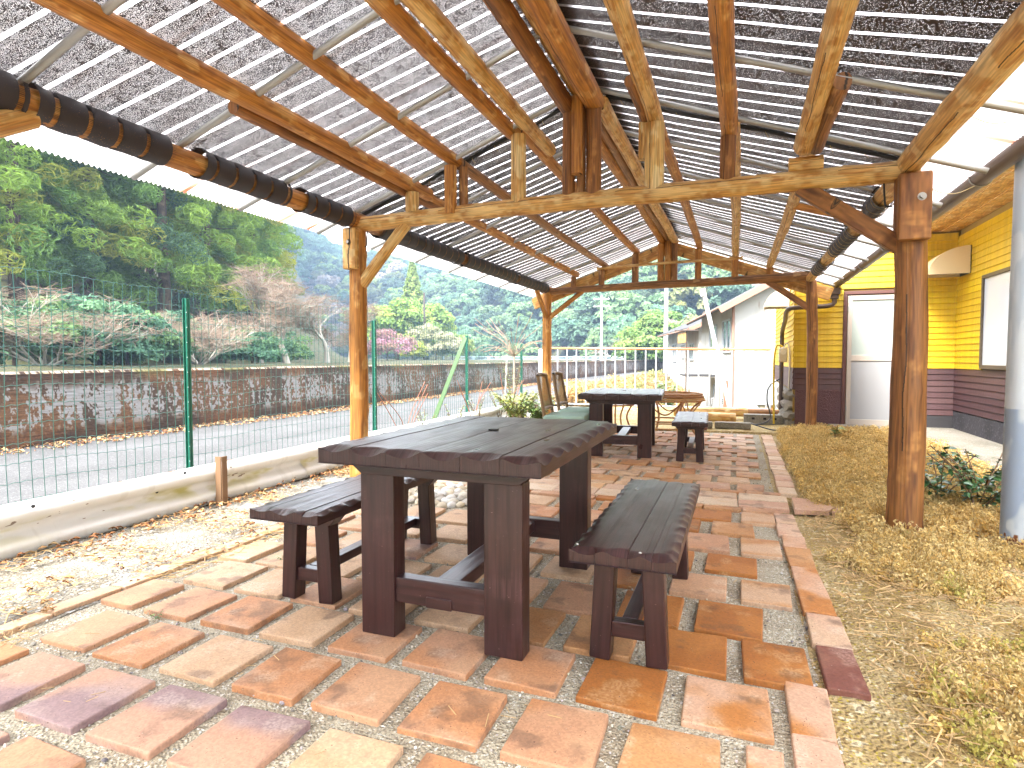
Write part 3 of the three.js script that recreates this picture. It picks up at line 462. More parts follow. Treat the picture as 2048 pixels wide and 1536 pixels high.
// rain gutter along the pavilion's right eave, with its outlet and downpipe to the house
{
  const gt = thing('rain_gutter', 'brown half-round rain gutter with downpipe between pavilion and yellow house', 'gutter', [1.41, 0, -7]);
  const GB = mat(L(0.085, 0.06, 0.052), { roughness: 0.35 });
  const half = (r) => { const p = []; for (let k = 0; k <= 14; k++) { const a = Math.PI + Math.PI * k / 14; p.push([Math.cos(a) * r, Math.sin(a) * r]); } return p; };
  const prof = [...half(0.062), ...half(0.056).reverse()], g = extrude(prof, 12.2); g.translate(1.41, 2.24, -10.5); part(gt, 'channel', metreUV(g, 'z'), GB, true);
  for (let k = 0; k < 9; k++) { const p = new THREE.TorusGeometry(0.066, 0.004, 5, 14, Math.PI); p.rotateZ(Math.PI); p.translate(1.41, 2.24, 0.4 - k * 1.25); part(gt, 'bracket', p, STEEL, true); }
  part(gt, 'end_cap', new THREE.CircleGeometry(0.062, 20, Math.PI, Math.PI).translate(1.41, 2.24, -10.5), GB, true);
  part(gt, 'outlet_box', merge([box(0.15, 0.1, 0.13, 1.36, 2.11, -10.3, 'y', 0.01), box(0.11, 0.07, 0.1, 1.36, 2.03, -10.3, 'y', 0.01)]), GB, true);
  part(gt, 'downpipe', tube([[1.36, 2.02, -10.3], [1.355, 1.93, -10.3], [1.3, 1.9, -10.31], [1.1, 1.89, -10.33], [0.85, 1.885, -10.36], [0.74, 1.87, -10.42], [0.72, 1.7, -10.9], [0.71, 1.55, -11.3], [0.71, 1.45, -11.36], [0.71, 0.2, -11.36]], 0.036, 10, 80), GB, true);
}

// ---------------------------------------------------------------- tables and benches
const legG = (w, h, d) => box(w, h, d, 0, h / 2, 0, 'y', 0.006);
function slabPlank(w, l, t, x0, x1, scoops) { // one plank of a slab w by l: top edge carved in shallow scoops all round
  const nx = Math.max(4, Math.round((x1 - x0) / 0.02)), edge = x0 < -w / 2 + 0.01 || x1 > w / 2 - 0.01, zs = [];
  for (let z = 0; z < 0.065; z += 0.011) zs.push(z); for (let z = 0.065; z < l - 0.065; z += edge ? 0.014 : 0.09) zs.push(z); for (let z = 0.065; z >= 0; z -= 0.011) zs.push(l - z);
  const nz = zs.length - 1, gouge = (x, z) => { let g = 0; for (const [ex, ez, dir, s0, wd, dep, run] of scoops) { const d = dir ? (ex > 0 ? w / 2 - x : x + w / 2) : (ez > 0 ? l / 2 - z : z + l / 2), s = (dir ? z : x) - s0, k = 1 - (s / wd) ** 2; if (k <= 0 || d > run * Math.sqrt(k)) continue; g = Math.max(g, dep * k * (1 - d / (run * Math.sqrt(k)))); } return g; };
  const g0 = x0 + (x0 > -w / 2 + 0.01 ? 0.0007 : 0), g1 = x1 - (x1 < w / 2 - 0.01 ? 0.0007 : 0), jy = rr(-0.0015, 0.0015);
  const top = (u, v) => { const x = lerp(g0, g1, u), z = zs[Math.round(v * nz)] - l / 2; const lip = Math.min(u, 1 - u) < 0.001 ? 0.0012 : 0; return [x, t + jy - gouge(x, z) - lip + 0.0025 * (vn(x * 20 + 9, z * 4 + 9, 1e5, 1e5, 8) - 0.5), z]; };
  const ou = rnd() * 5, ov = rnd() * 5, uvf = (p) => [p[0] / 0.55 + ou, p[2] / 1.3 + ov];
  const parts = [grid(nx, nz, top, uvf)];
  for (const u of [0, 1]) parts.push(grid(1, nz, (a, v) => { const p = top(u, v); return [p[0], a ? 0 : p[1], p[2]]; }, (p) => [p[1] / 0.55 + ou, p[2] / 1.3 + ov]));
  for (const v of [0, 1]) parts.push(grid(nx, 2, (u, a) => { const p = top(u, v); return [p[0], lerp(p[1], 0, a), p[2]]; }, (p) => [p[0] / 0.2 + ou, p[1] / 0.5 + ov]));
  parts.push(grid(1, 1, (u, v) => [lerp(g0, g1, u), 0, lerp(-l / 2, l / 2, v)], uvf));
  return merge(parts);
}
function carve(w, l, sx, sz, th) { const s = []; for (const e of [-1, 1]) { for (let k = 0; k < sx; k++) s.push([0, e, 0, -w / 2 + w * (k + 0.5) / sx + rr(-0.01, 0.01), w / sx * 0.56, th * rr(0.36, 0.58), th * rr(0.65, 1.0)]); for (let k = 0; k < sz; k++) s.push([e, 0, 1, -l / 2 + l * (k + 0.5) / sz + rr(-0.012, 0.012), l / sz * 0.56, th * rr(0.28, 0.46), th * rr(0.4, 0.65)]); } return s; }
const HOLE = mat(L(0.006, 0.005, 0.005)), PAINTCHIP = mat(L(0.6, 0.57, 0.55));
function makeTable(pos, turn, label, H = 0.765) {
  const t = thing('picnic_table', label, 'table', pos, 'dark brown garden tables', turn), w = 0.9, l = 1.34, th = 0.066, sc = carve(w, l, 6, 9, th);
  const cuts = [-w / 2, -0.305, -0.15, -0.01, 0.15, 0.3, w / 2];
  for (let k = 0; k < 6; k++) part(t, 'top_plank', slabPlank(w, l, th, cuts[k], cuts[k + 1], sc), DARK).position.y = H - th;
  const hole = part(t, 'parasol_hole', new THREE.CylinderGeometry(0.024, 0.024, 0.003, 20), HOLE); hole.position.set(0.0, H + 0.003, -0.02);
  for (const z of [-0.5, 0.5]) {
    part(t, 'cleat', (() => { const g = extrude([[-0.4, 0], [0.4, 0], [0.33, -0.052], [-0.33, -0.052]], 0.1, 0.002); g.translate(0, H - th - 0.002, z - 0.05); return metreUV(g, 'x'); })(), DARK);
    for (const x of [-0.266, 0.266]) part(t, 'leg', legG(0.152, H - th - 0.05, 0.086), DARK).position.set(x, 0, z);
    part(t, 'end_rail', box(0.385, 0.1, 0.06, 0, 0.19, z, 'x', 0.005), DARK);
    part(t, 'mortise_block', box(0.11, 0.042, 0.012, 0.0, 0.16, z + Math.sign(z) * 0.031, 'x', 0.003), DARK);
  }
  part(t, 'long_rail', box(0.1, 0.055, 0.95, 0, 0.2, 0, 'z', 0.005), DARK);
  return t;
}
makeTable([-1.055, 0, -2.545], 0, 'dark brown table with carved edge in the foreground, round hole in its top');
makeTable([-1.26, 0, -7.16], 0.09, 'dark brown table farther back beside the cane chairs', 0.71);
function makeBench(pos, turn, label, H = 0.45) {
  const t = thing('bench', label, 'bench', pos, 'dark brown benches', turn), w = 0.36, l = 1.3, th = 0.05, sc = carve(w, l, 3, 13, th);
  const cuts = [-w / 2, -0.09, 0.02, 0.1, w / 2];
  for (let k = 0; k < 4; k++) part(t, 'seat_plank', slabPlank(w, l, th, cuts[k], cuts[k + 1], sc), DARK).position.y = H - th;
  for (const z of [-0.46, 0.46]) {
    part(t, 'cleat', (() => { const g = extrude([[-0.165, 0], [0.165, 0], [0.13, -0.04], [-0.13, -0.04]], 0.07, 0.002); g.translate(0, H - th - 0.002, z - 0.035); return metreUV(g, 'x'); })(), DARK);
    for (const x of [-1, 1]) { const g = legG(0.076, H - th - 0.03, 0.075); g.rotateZ(x * 0.05); part(t, 'leg', g, DARK).position.set(x * 0.103 , 0, z); }
    part(t, 'end_rail', box(0.13, 0.06, 0.045, 0, 0.115, z, 'x', 0.004), DARK);
  }
  part(t, 'long_rail', box(0.06, 0.045, 0.88, 0, 0.125, 0, 'z', 0.004), DARK);
  for (const [x, z] of [[0.1, -0.58], [-0.12, -0.6], [-0.16, 0.6], [0.06, 0.62]]) { const c = part(t, 'screw_head', new THREE.CylinderGeometry(0.005, 0.005, 0.003, 8), PAINTCHIP); c.position.set(x, H + 0.0005, z); }
  return t;
}
makeBench([-0.355, 0, -2.62], 0, 'dark brown bench right of the foreground table, top in full view');
makeBench([-1.81, 0, -2.67], 0, 'dark brown bench on the left of the foreground table, nearest the white guard rail');
makeBench([-0.48, 0, -7.07], 0.04, 'small looking dark brown bench beside the far table', 0.44);

// ---------------------------------------------------------------- two cane chairs
{
  const CW = mat(L(0.23, 0.15, 0.08), { roughness: 0.5 }), canes = tex(256, 256, (u, v) => { const a = (u * 24) % 1, b = (v * 24) % 1, c = ((u + v) * 24) % 1; return a < 0.42 || b < 0.42 || Math.abs(c - 0.5) < 0.16 ? 1 : 0; }, false);
  const CANE = mat(L(0.3, 0.2, 0.1), { alphaMap: canes, alphaTest: 0.5, roughness: 0.7 }), CUSH = mat(L(0.3, 0.43, 0.36), { roughness: 0.85, bumpMap: clayBump, bumpScale: 0.002 });
  const ch = thing('cane_chair', 'cane-backed chair with mint green cushion, nearer of the pair', 'chair', [-1.8, 0, -6.55], 'cane chairs', 0.06);
  // faces +x; back on the -x side
  for (const z of [-0.2, 0.2]) { part(ch, 'rear_leg', tube([[-0.2, 0, z], [-0.2, 0.25, z], [-0.215, 0.48, z], [-0.26, 0.72, z * 0.98], [-0.29, 0.9, z * 0.94]], 0.02, 8, 24), CW); part(ch, 'front_leg', rod([0.21, 0, z], [0.2, 0.38, z], 0.016, 8, 0.022), CW); }
  part(ch, 'seat_frame', box(0.46, 0.05, 0.46, 0, 0.375, 0, 'x', 0.012), CW);
  const cu = new RoundedBoxGeometry(0.47, 0.07, 0.47, 5, 0.034), cp = cu.attributes.position; for (let i = 0; i < cp.count; i++) if (cp.getY(i) > 0) cp.setY(i, cp.getY(i) + 0.018 * Math.cos(cp.getX(i) * 6) * Math.cos(cp.getZ(i) * 6)); cu.computeVertexNormals(); cu.translate(0.01, 0.433, 0);
  part(ch, 'cushion', cu, CUSH);
  part(ch, 'back_rail', tube([[-0.292, 0.9, -0.19], [-0.325, 0.915, 0], [-0.292, 0.9, 0.19]], 0.022, 8, 16), CW); part(ch, 'back_rail', tube([[-0.222, 0.53, -0.2], [-0.245, 0.53, 0], [-0.222, 0.53, 0.2]], 0.02, 8, 16), CW);
  part(ch, 'cane_panel', grid(8, 8, (u, v) => { const z = lerp(-0.185, 0.185, u), y = lerp(0.54, 0.9, v); return [-0.225 - 0.07 * v - 0.028 * (1 - (z / 0.19) ** 2), y, z * (1 - 0.05 * v)]; }, (p, u, v) => [u, v]), CANE);
  copyOf(ch, [-1.84, 0, -7.3], 0.02, 'cane-backed chair with mint green cushion, farther of the pair');
}
// ---------------------------------------------------------------- rattan pile, timbers and blocks behind the far table
{
  const RAT = [mat(L(0.42, 0.2, 0.07), { roughness: 0.45 }), mat(L(0.5, 0.28, 0.11), { roughness: 0.45 }), mat(L(0.33, 0.15, 0.06), { roughness: 0.45 })];
  const rt = thing('rattan_table', 'round rattan table on bent cane legs behind the far brown table', 'table', [-0.95, 0, -8.95]);
  const ring = (r, y, k, th = 0.014, tilt = 0) => { const g = new THREE.TorusGeometry(r, th, 6, 40); g.rotateX(Math.PI / 2 + tilt); g.translate(0, y, 0); return g; };
  for (let k = 0; k < 4; k++) part(rt, 'rim', ring(0.52 - k * 0.012, 0.5 + k * 0.028, k), RAT[k % 3]);
  for (let k = 0; k < 7; k++) { const z = -0.42 + k * 0.14, h = Math.sqrt(0.25 - z * z) || 0.2; part(rt, 'top_cane', rod([-h, 0.55 + rr(-0.01, 0.02), z], [h, 0.55 + rr(-0.01, 0.02), z], 0.017, 6), RAT[k % 3]); }
  for (let k = 0; k < 6; k++) { const a = k * Math.PI / 3, c = Math.cos(a), s = Math.sin(a); part(rt, 'leg', tube([[c * 0.48, 0.5, s * 0.48], [c * 0.34, 0.36, s * 0.34], [c * 0.3, 0.2, s * 0.3], [c * 0.4, 0, s * 0.4]], 0.016, 6, 18), RAT[k % 3]); part(rt, 'arch', tube([[c * 0.47, 0.47, s * 0.47], [Math.cos(a + 0.5) * 0.36, 0.3, Math.sin(a + 0.5) * 0.36], [Math.cos(a + 1.05) * 0.47, 0.47, Math.sin(a + 1.05) * 0.47]], 0.011, 5, 16), RAT[(k + 1) % 3]); }
  part(rt, 'stretcher_ring', ring(0.33, 0.2, 0, 0.013), RAT[0]); part(rt, 'stretcher_ring', ring(0.36, 0.1, 0, 0.012), RAT[1]);
  const rs = thing('rattan_stool', 'low rattan stool frame left of the rattan table', 'stool', [-1.75, 0, -9.05], undefined, 0.4);
  for (let k = 0; k < 3; k++) part(rs, 'rim', (() => { const g = new THREE.TorusGeometry(0.3 - k * 0.01, 0.014, 6, 32); g.rotateX(Math.PI / 2); g.translate(0, 0.4 + k * 0.028, 0); return g; })(), RAT[k]);
  for (let k = 0; k < 5; k++) { const a = k * 1.257, c = Math.cos(a), s = Math.sin(a); part(rs, 'leg', tube([[c * 0.29, 0.41, s * 0.29], [c * 0.2, 0.22, s * 0.2], [c * 0.27, 0, s * 0.27]], 0.014, 6, 14), RAT[k % 3]); part(rs, 'seat_cane', rod([c * 0.28, 0.45, s * 0.28], [-c * 0.28, 0.45, -s * 0.28], 0.012, 5), RAT[(k + 1) % 3]); }
  const timber = (label, a, b, r, m, o = {}) => { const t = single('timber_log', log(a, b, r, r * 0.95, { bend: 0.01, rough: 0.08, ...o }), m, { label, category: 'log', group: 'timbers lying before the white railing' }); return t; };
  timber('long round log lying before the white railing, next to the wall corner', [-1.1, 0.12, -11.45], [0.18, 0.12, -11.6], 0.085, WOOD.pale);
  timber('sawn round log in front, nearest the far paving edge', [-0.75, 0.08, -10.85], [-0.02, 0.08, -10.95], 0.08, WOOD.honey);
  timber('thin grey log at the back, under the railing', [-0.6, 0.06, -12.4], [0.75, 0.06, -12.5], 0.06, WOOD.brown);
  for (const [label, x, z, w, m] of [['mossy kerb block left of its fellow on the yard edge', -0.62, -10.05, 0.52, CONC], ['mossy kerb block right of its fellow on the yard edge', -0.06, -10.1, 0.54, CONC]]) single('kerb_block', box(w, 0.1, 0.13, x, 0.035, z, 'x', 0.012), m, { label, category: 'block', group: 'kerb blocks at the end of the paving' });
  const bl = thing('concrete_block', 'hollow concrete block lying by the corner of the yellow house', 'block', [0.42, 0, -11.0]);
  part(bl, 'body', box(0.62, 0.17, 0.2, 0.42, 0.06, -11.0, 'x', 0.008), CONC, true); for (const x of [0.26, 0.44, 0.6]) part(bl, 'opening', box(0.045, 0.035, 0.01, x, 0.08, -10.897, 'x', 0), HOLE, true);
  for (const [x, y, z, w, d, k, label] of [[-1.95, 0.03, -8.25, 0.3, 0.1, 'brick', 'loose dark brick lying behind the far table, nearest the chairs'], [-0.62, 0.03, -9.6, 0.4, 0.16, 'brick', 'loose red brick lying between rattan table and kerb blocks']]) single('loose_brick', box(w, 0.06, d, x, y, z, 'x', 0.006), CLAY[k], { label, category: 'brick' });
}
// ---------------------------------------------------------------- galvanised pole at the right
{
  const galv = tex(512, 1024, (u, v) => { const a = fbm(u * 6, v * 14, 6, 14, 4, 3), b = vn(u * 14, v * 40, 14, 40, 9), d = fbm(u * 4, v * 30, 4, 30, 3, 22); let c = mix3([0.8, 0.83, 0.86], [0.7, 0.75, 0.8], sstep(0.35, 0.6, a)); c = mix3(c, [0.83, 0.86, 0.88], sstep(0.6, 0.75, b) * 0.6);
    if (v < 0.135) c = mix3([0.6, 0.66, 0.74], [0.78, 0.81, 0.83], sstep(0.55, 0.68, d)); if (v < 0.026) c = mix3(c, [0.5, 0.28, 0.14], sstep(0.5, 0.6, fbm(u * 9, v * 60, 9, 60, 3, 6))); return c; });
  const pole = single('steel_pole', (() => { const g = new THREE.CylinderGeometry(0.064, 0.072, 6.5, 28, 1, true); g.translate(0, 3.2, 0); g.rotateZ(-0.004); return g; })(), mat(L(0.75, 0.75, 0.75), { map: galv, metalness: 0.1, roughness: 0.45 }), { label: 'galvanised steel pole at the right edge, rusty at its foot', category: 'pole' });
  pole.position.set(1.505, -0.02, -4.2);
}

// ---------------------------------------------------------------- river wall: old concrete, brown moss and grey lichen
{
  const T = tex(2048, 512, (u, v) => { // 7 m by 1 m, v up
    const a = fbm(u * 14, v * 2.2 + 1, 14, 99, 4, 5), str = fbm(u * 80, v * 1.1, 80, 99, 3, 8), pat = fbm(u * 210, v * 24, 210, 99, 5, 12), big = fbm(u * 9, v * 2, 9, 99, 3, 77), f = vn(u * 420, v * 60, 420, 99, 15);
    const moss = mix3([0.33, 0.2, 0.09], [0.2, 0.125, 0.065], sstep(0.35, 0.65, a)), lich = mix3([0.6, 0.59, 0.585], [0.4, 0.38, 0.36], f);
    const zone = sstep(0.14, 0.34, v + 0.1 * (str - 0.5)) * sstep(0.93, 0.7, v + 0.2 * (str - 0.5));
    let c = mix3(moss, lich, clamp(sstep(0.49, 0.64, pat + 0.6 * (big - 0.5) + 0.75 * (str - 0.5)) * zone + 0.12 * zone));
    if (v > 0.955) c = mix3(c, [0.62, 0.56, 0.48], sstep(0.45, 0.6, pat + 0.1)); c = mix3(c, [0.3, 0.3, 0.11], sstep(0.62, 0.72, big) * sstep(0.8, 1, v) * 0.7);
    const k = 0.82 + 0.36 * f; return [c[0] * k, c[1] * k, c[2] * k];
  });
  const m = mat(L(0.8, 0.8, 0.8), { map: T, bumpMap: clayBump, bumpScale: 0.02, roughness: 0.95 });
  const n = 80, at = (v) => { const z = lerp(10, -70, v), b = Math.max(0, -z - 26); return [wallX + b * b * 0.0016, z]; };
  const face = (f) => grid(1, n, (u, v) => f(u, ...at(v)), (p, u, v) => [at(v)[1] / 7, 0]);
  const uvFix = (g, f) => { const p = g.attributes.position, uv = g.attributes.uv; for (let i = 0; i < p.count; i++) uv.setXY(i, p.getZ(i) / 7 + 0.1 * p.getX(i), f(p, i)); return g; };
  const lip = 0.02 ;
  single('river_wall', merge([uvFix(face((u, x, z) => [x - 0.03 * u * 0 + (1 - u) * 0.05, lerp(-0.1, 0.9, u), z]), (p, i) => p.getY(i) * 0.98 + 0.05), uvFix(face((u, x, z) => [x - lip * u, lerp(0.9, 0.93, u), z]), (p, i) => 0.96), uvFix(face((u, x, z) => [x - lip - 0.26 * u, 0.93 + 0.004 * Math.sin(z * 3), z]), (p, i) => 0.97 + 0.05 * p.getX(i)), uvFix(face((u, x, z) => [x - lip - 0.26, lerp(0.93, -3.3, u), z]), (p, i) => p.getY(i))]), m, { label: 'long river wall of stained concrete with brown moss and grey lichen', category: 'wall' });
}
// ---------------------------------------------------------------- white guard rail laid along the yard edge
{
  const T = tex(1024, 256, (u, v) => { const a = fbm(u * 10, v * 4, 10, 9, 4, 3), b = fbm(u * 40, v * 10, 40, 99, 3, 7), str = fbm(u * 50, v * 1.2, 50, 99, 3, 17); let c = [0.9, 0.9, 0.885]; const mid = Math.exp(-(((v - 0.47) / 0.13) ** 2)); c = mix3(c, [0.66, 0.63, 0.3], clamp(mid * sstep(0.4, 0.66, a) * 0.8)); c = mix3(c, [0.74, 0.73, 0.69], sstep(0.6, 0.78, str) * 0.25); if (b > 0.82) c = mix3(c, [0.3, 0.2, 0.12], 0.7); if (a > 0.74 && b > 0.66) c = [0.5, 0.28, 0.12]; return c; });
  const RAIL = mat(L(0.95, 0.95, 0.95), { map: T, roughness: 0.45 });
  const prof = [[-0.012, 0.0], [0.03, 0.012], [0.066, 0.045], [0.07, 0.09], [0.03, 0.125], [0.0, 0.155], [0.004, 0.185], [0.05, 0.215], [0.072, 0.245], [0.062, 0.28], [0.03, 0.305], [-0.012, 0.315]];
  const curve = new THREE.CatmullRomCurve3(prof.map(([x, y]) => V(x, y, 0))).getPoints(36);
  const beam = (z0, z1, x, dy) => { const n = Math.ceil((z0 - z1) / 0.25); const f = (off) => grid(36, n, (u, v) => { const p = curve[Math.round(u * 36)], z = lerp(z0, z1, v); return [x + p.x * 1.0 - off + 0.012 * sstep(-2, -6, z) * 6 * 0 + 0.01 * Math.sin(z * 0.7), dy + p.y, z]; }, (p, u, v) => [(z0 - p[2]) / 3.2 + 0.3 * x, u]); return merge([f(0), f(0.006)]); };
  const gr = thing('guard_rail', 'white ribbed guard rail beam lying along the gravel strip', 'guard rail', [-3.8, 0, -5]);
  part(gr, 'rail_beam', beam(2.5, -4.6, -3.8, -0.035), RAIL, true); part(gr, 'rail_beam', beam(-4.5, -9.8, -3.79, -0.03), RAIL, true);
  for (const [z, y] of [[-3.02, 0.165], [-2.2, 0.26], [-3.2, 0.27]]) part(gr, 'bolt_hole', new THREE.SphereGeometry(0.011, 8, 6).translate(-3.79 + (y > 0.2 ? 0.06 : 0.0), y, z), HOLE, true);
  single('steel_stake', merge([box(0.055, 0.42, 0.008, -3.69, 0.14, -3.46, 'y', 0.002), box(0.008, 0.42, 0.05, -3.66, 0.14, -3.489, 'y', 0.002)]), mat(L(0.2, 0.115, 0.06), { roughness: 0.85, bumpMap: clayBump, bumpScale: 0.002 }), { label: 'short rusty angle stake driven in front of the guard rail', category: 'stake' });
}
// ---------------------------------------------------------------- green wire mesh fence
{
  const fx = -3.98, fn = thing('wire_fence', 'green wire mesh fence on green steel posts along the road', 'fence', [fx, 0, -6]);
  const zs = [-0.9, -3.47, -6.03, -8.6, -11.15], tops = [1.56, 1.56, 1.54, 1.45, 1.38];
  zs.forEach((z, k) => { const p = part(fn, 'fence_post', merge([box(0.042, tops[k] + 0.1, 0.006, fx - 0.012, (tops[k] - 0.1) / 2, z, 'y', 0.001), box(0.006, tops[k] + 0.1, 0.034, fx - 0.03, (tops[k] - 0.1) / 2, z, 'y', 0.001), box(0.006, tops[k] + 0.1, 0.034, fx + 0.006, (tops[k] - 0.1) / 2, z - 0.0, 'y', 0.001)]), GREEN, true); const c = []; for (let y = 0.3; y < tops[k]; y += 0.115) c.push(new THREE.SphereGeometry(0.004, 6, 4).translate(fx + 0.01, y, z + 0.018)); part(p, 'clip', merge(c), GREYMETAL); });
  for (let b = 0; b < 4; b++) {
    const z0 = zs[b], z1 = zs[b + 1], h0 = b < 2 ? 1.615 : lerp(1.58, 1.42, (b - 2) / 2), g = [], vg = [], nz = Math.round((z0 - z1) / 0.0665), yj = (z) => 0.012 * Math.sin(z * 2.1) + 0.006 * Math.sin(z * 7);
    for (let k = 0; k <= nz; k++) { const z = lerp(z0, z1, k / nz) ; const pts = []; for (let y = 0; y <= 4; y++) pts.push(V(fx + 0.004 * Math.sin(y + z * 5), 0.06 + (h0 - 0.06) * y / 4 + yj(z), z + 0.008 * Math.sin(y * 1.7 + z * 3))); vg.push(new THREE.TubeGeometry(new THREE.CatmullRomCurve3(pts), 8, 0.0023, 4)); }
    for (let y = h0; y > 0.05; y -= 0.115) { const pts = []; for (let k = 0; k <= nz * 2; k++) { const z = lerp(z0, z1, k / (nz * 2)); pts.push(V(fx + 0.003 * Math.sin(z * 9), y + yj(z) + (k % 2 ? 0.0035 : -0.0035), z)); } g.push(new THREE.TubeGeometry(new THREE.CatmullRomCurve3(pts), nz * 4, 0.0018, 4)); }
    const p = part(fn, 'wire_panel', merge([...g, ...vg]), WIREGREEN, true);
  }
  // steel angle leaning against the fence
  const a = V(-3.84, 0.28, -7.25), b = V(-3.93, 1.66, -8.66), d = b.clone().sub(a), len = d.length();
  const ang = merge([box(0.055, len, 0.006, 0, len / 2, 0.0275, 'y', 0.001), box(0.006, len, 0.055, 0.0275, len / 2, 0, 'y', 0.001)]); ang.rotateY(0.5); ang.applyQuaternion(new THREE.Quaternion().setFromUnitVectors(V(0, 1, 0), d.normalize())); ang.translate(a.x, a.y - 0.26, a.z + 0.26);
  single('angle_bar', ang, mat(L(0.07, 0.14, 0.05), { roughness: 0.5 }), { label: 'pale green steel angle bar leaning on the wire fence', category: 'bar' });
}
// ---------------------------------------------------------------- white railing with rusty handrail at the end of the yard
{
  const z = -13.55, rl = thing('white_railing', 'white metal railing with rusty orange handrail closing the yard', 'railing', [-1.7, 0, z]);
  const RUST = mat(0xffffff, { map: tex(512, 64, (u, v) => mix3([0.72, 0.42, 0.24], [0.8, 0.7, 0.6], sstep(0.5, 0.62, fbm(u * 30, v * 3, 30, 3, 4, 5)))), roughness: 0.8 });
  const BAL = mat(L(0.32, 0.34, 0.37), { roughness: 0.5 });
  const top = (x) => 1.305 - 0.012 * (x + 2);
  part(rl, 'handrail', rod([-4.15, top(-4.15), z], [-0.42, top(-0.42), z], 0.026, 10), RUST, true); part(rl, 'handrail', rod([-0.36, top(-0.36), z], [0.64, top(0.64), z], 0.026, 10), RUST, true);
  part(rl, 'bottom_rail', rod([-4.15, 0.03, z], [-0.45, 0.03, z], 0.02, 8), BAL, true); part(rl, 'bottom_rail', rod([-0.3, 0.03, z], [0.64, 0.03, z], 0.02, 8), BAL, true);
  for (let k = 0; k < 21; k++) { const x = -3.95 + k * 0.226; if (Math.abs(x + 0.39) < 0.1) continue; part(rl, 'baluster', rod([x, 0.03, z], [x, top(x), z], 0.0165, 8), BAL, true); }
  part(rl, 'post', rod([-0.39, -0.1, z + 0.03], [-0.39, top(0) - 0.03, z + 0.03], 0.055, 14), mat(L(0.42, 0.44, 0.47), { roughness: 0.45 }), true);
  for (const [dx, y] of [[-0.13, 1.1], [0.13, 1.1], [-0.13, 0.18], [0.13, 0.18]]) { const f = part(rl, 'flange', box(0.06, 0.14, 0.012, -0.39 + dx * 0.75, y, z + 0.045, 'y', 0.003), BAL, true); part(f, 'bolt', merge([-0.04, 0, 0.04].map((e) => new THREE.CylinderGeometry(0.009, 0.009, 0.01, 8).rotateX(Math.PI / 2).translate(-0.39 + dx * 0.75, y + e, z + 0.055))), DARKSTEEL); }
  part(rl, 'post', rod([0.64, 0, z], [0.64, 1.3, z], 0.024, 10), BAL, true);
  single('white_post', box(0.1, 1.35, 0.1, -4.05, 0.62, -12.6, 'y', 0.01), WHITE, { label: 'square white post left of the far left pavilion post', category: 'post' });
}
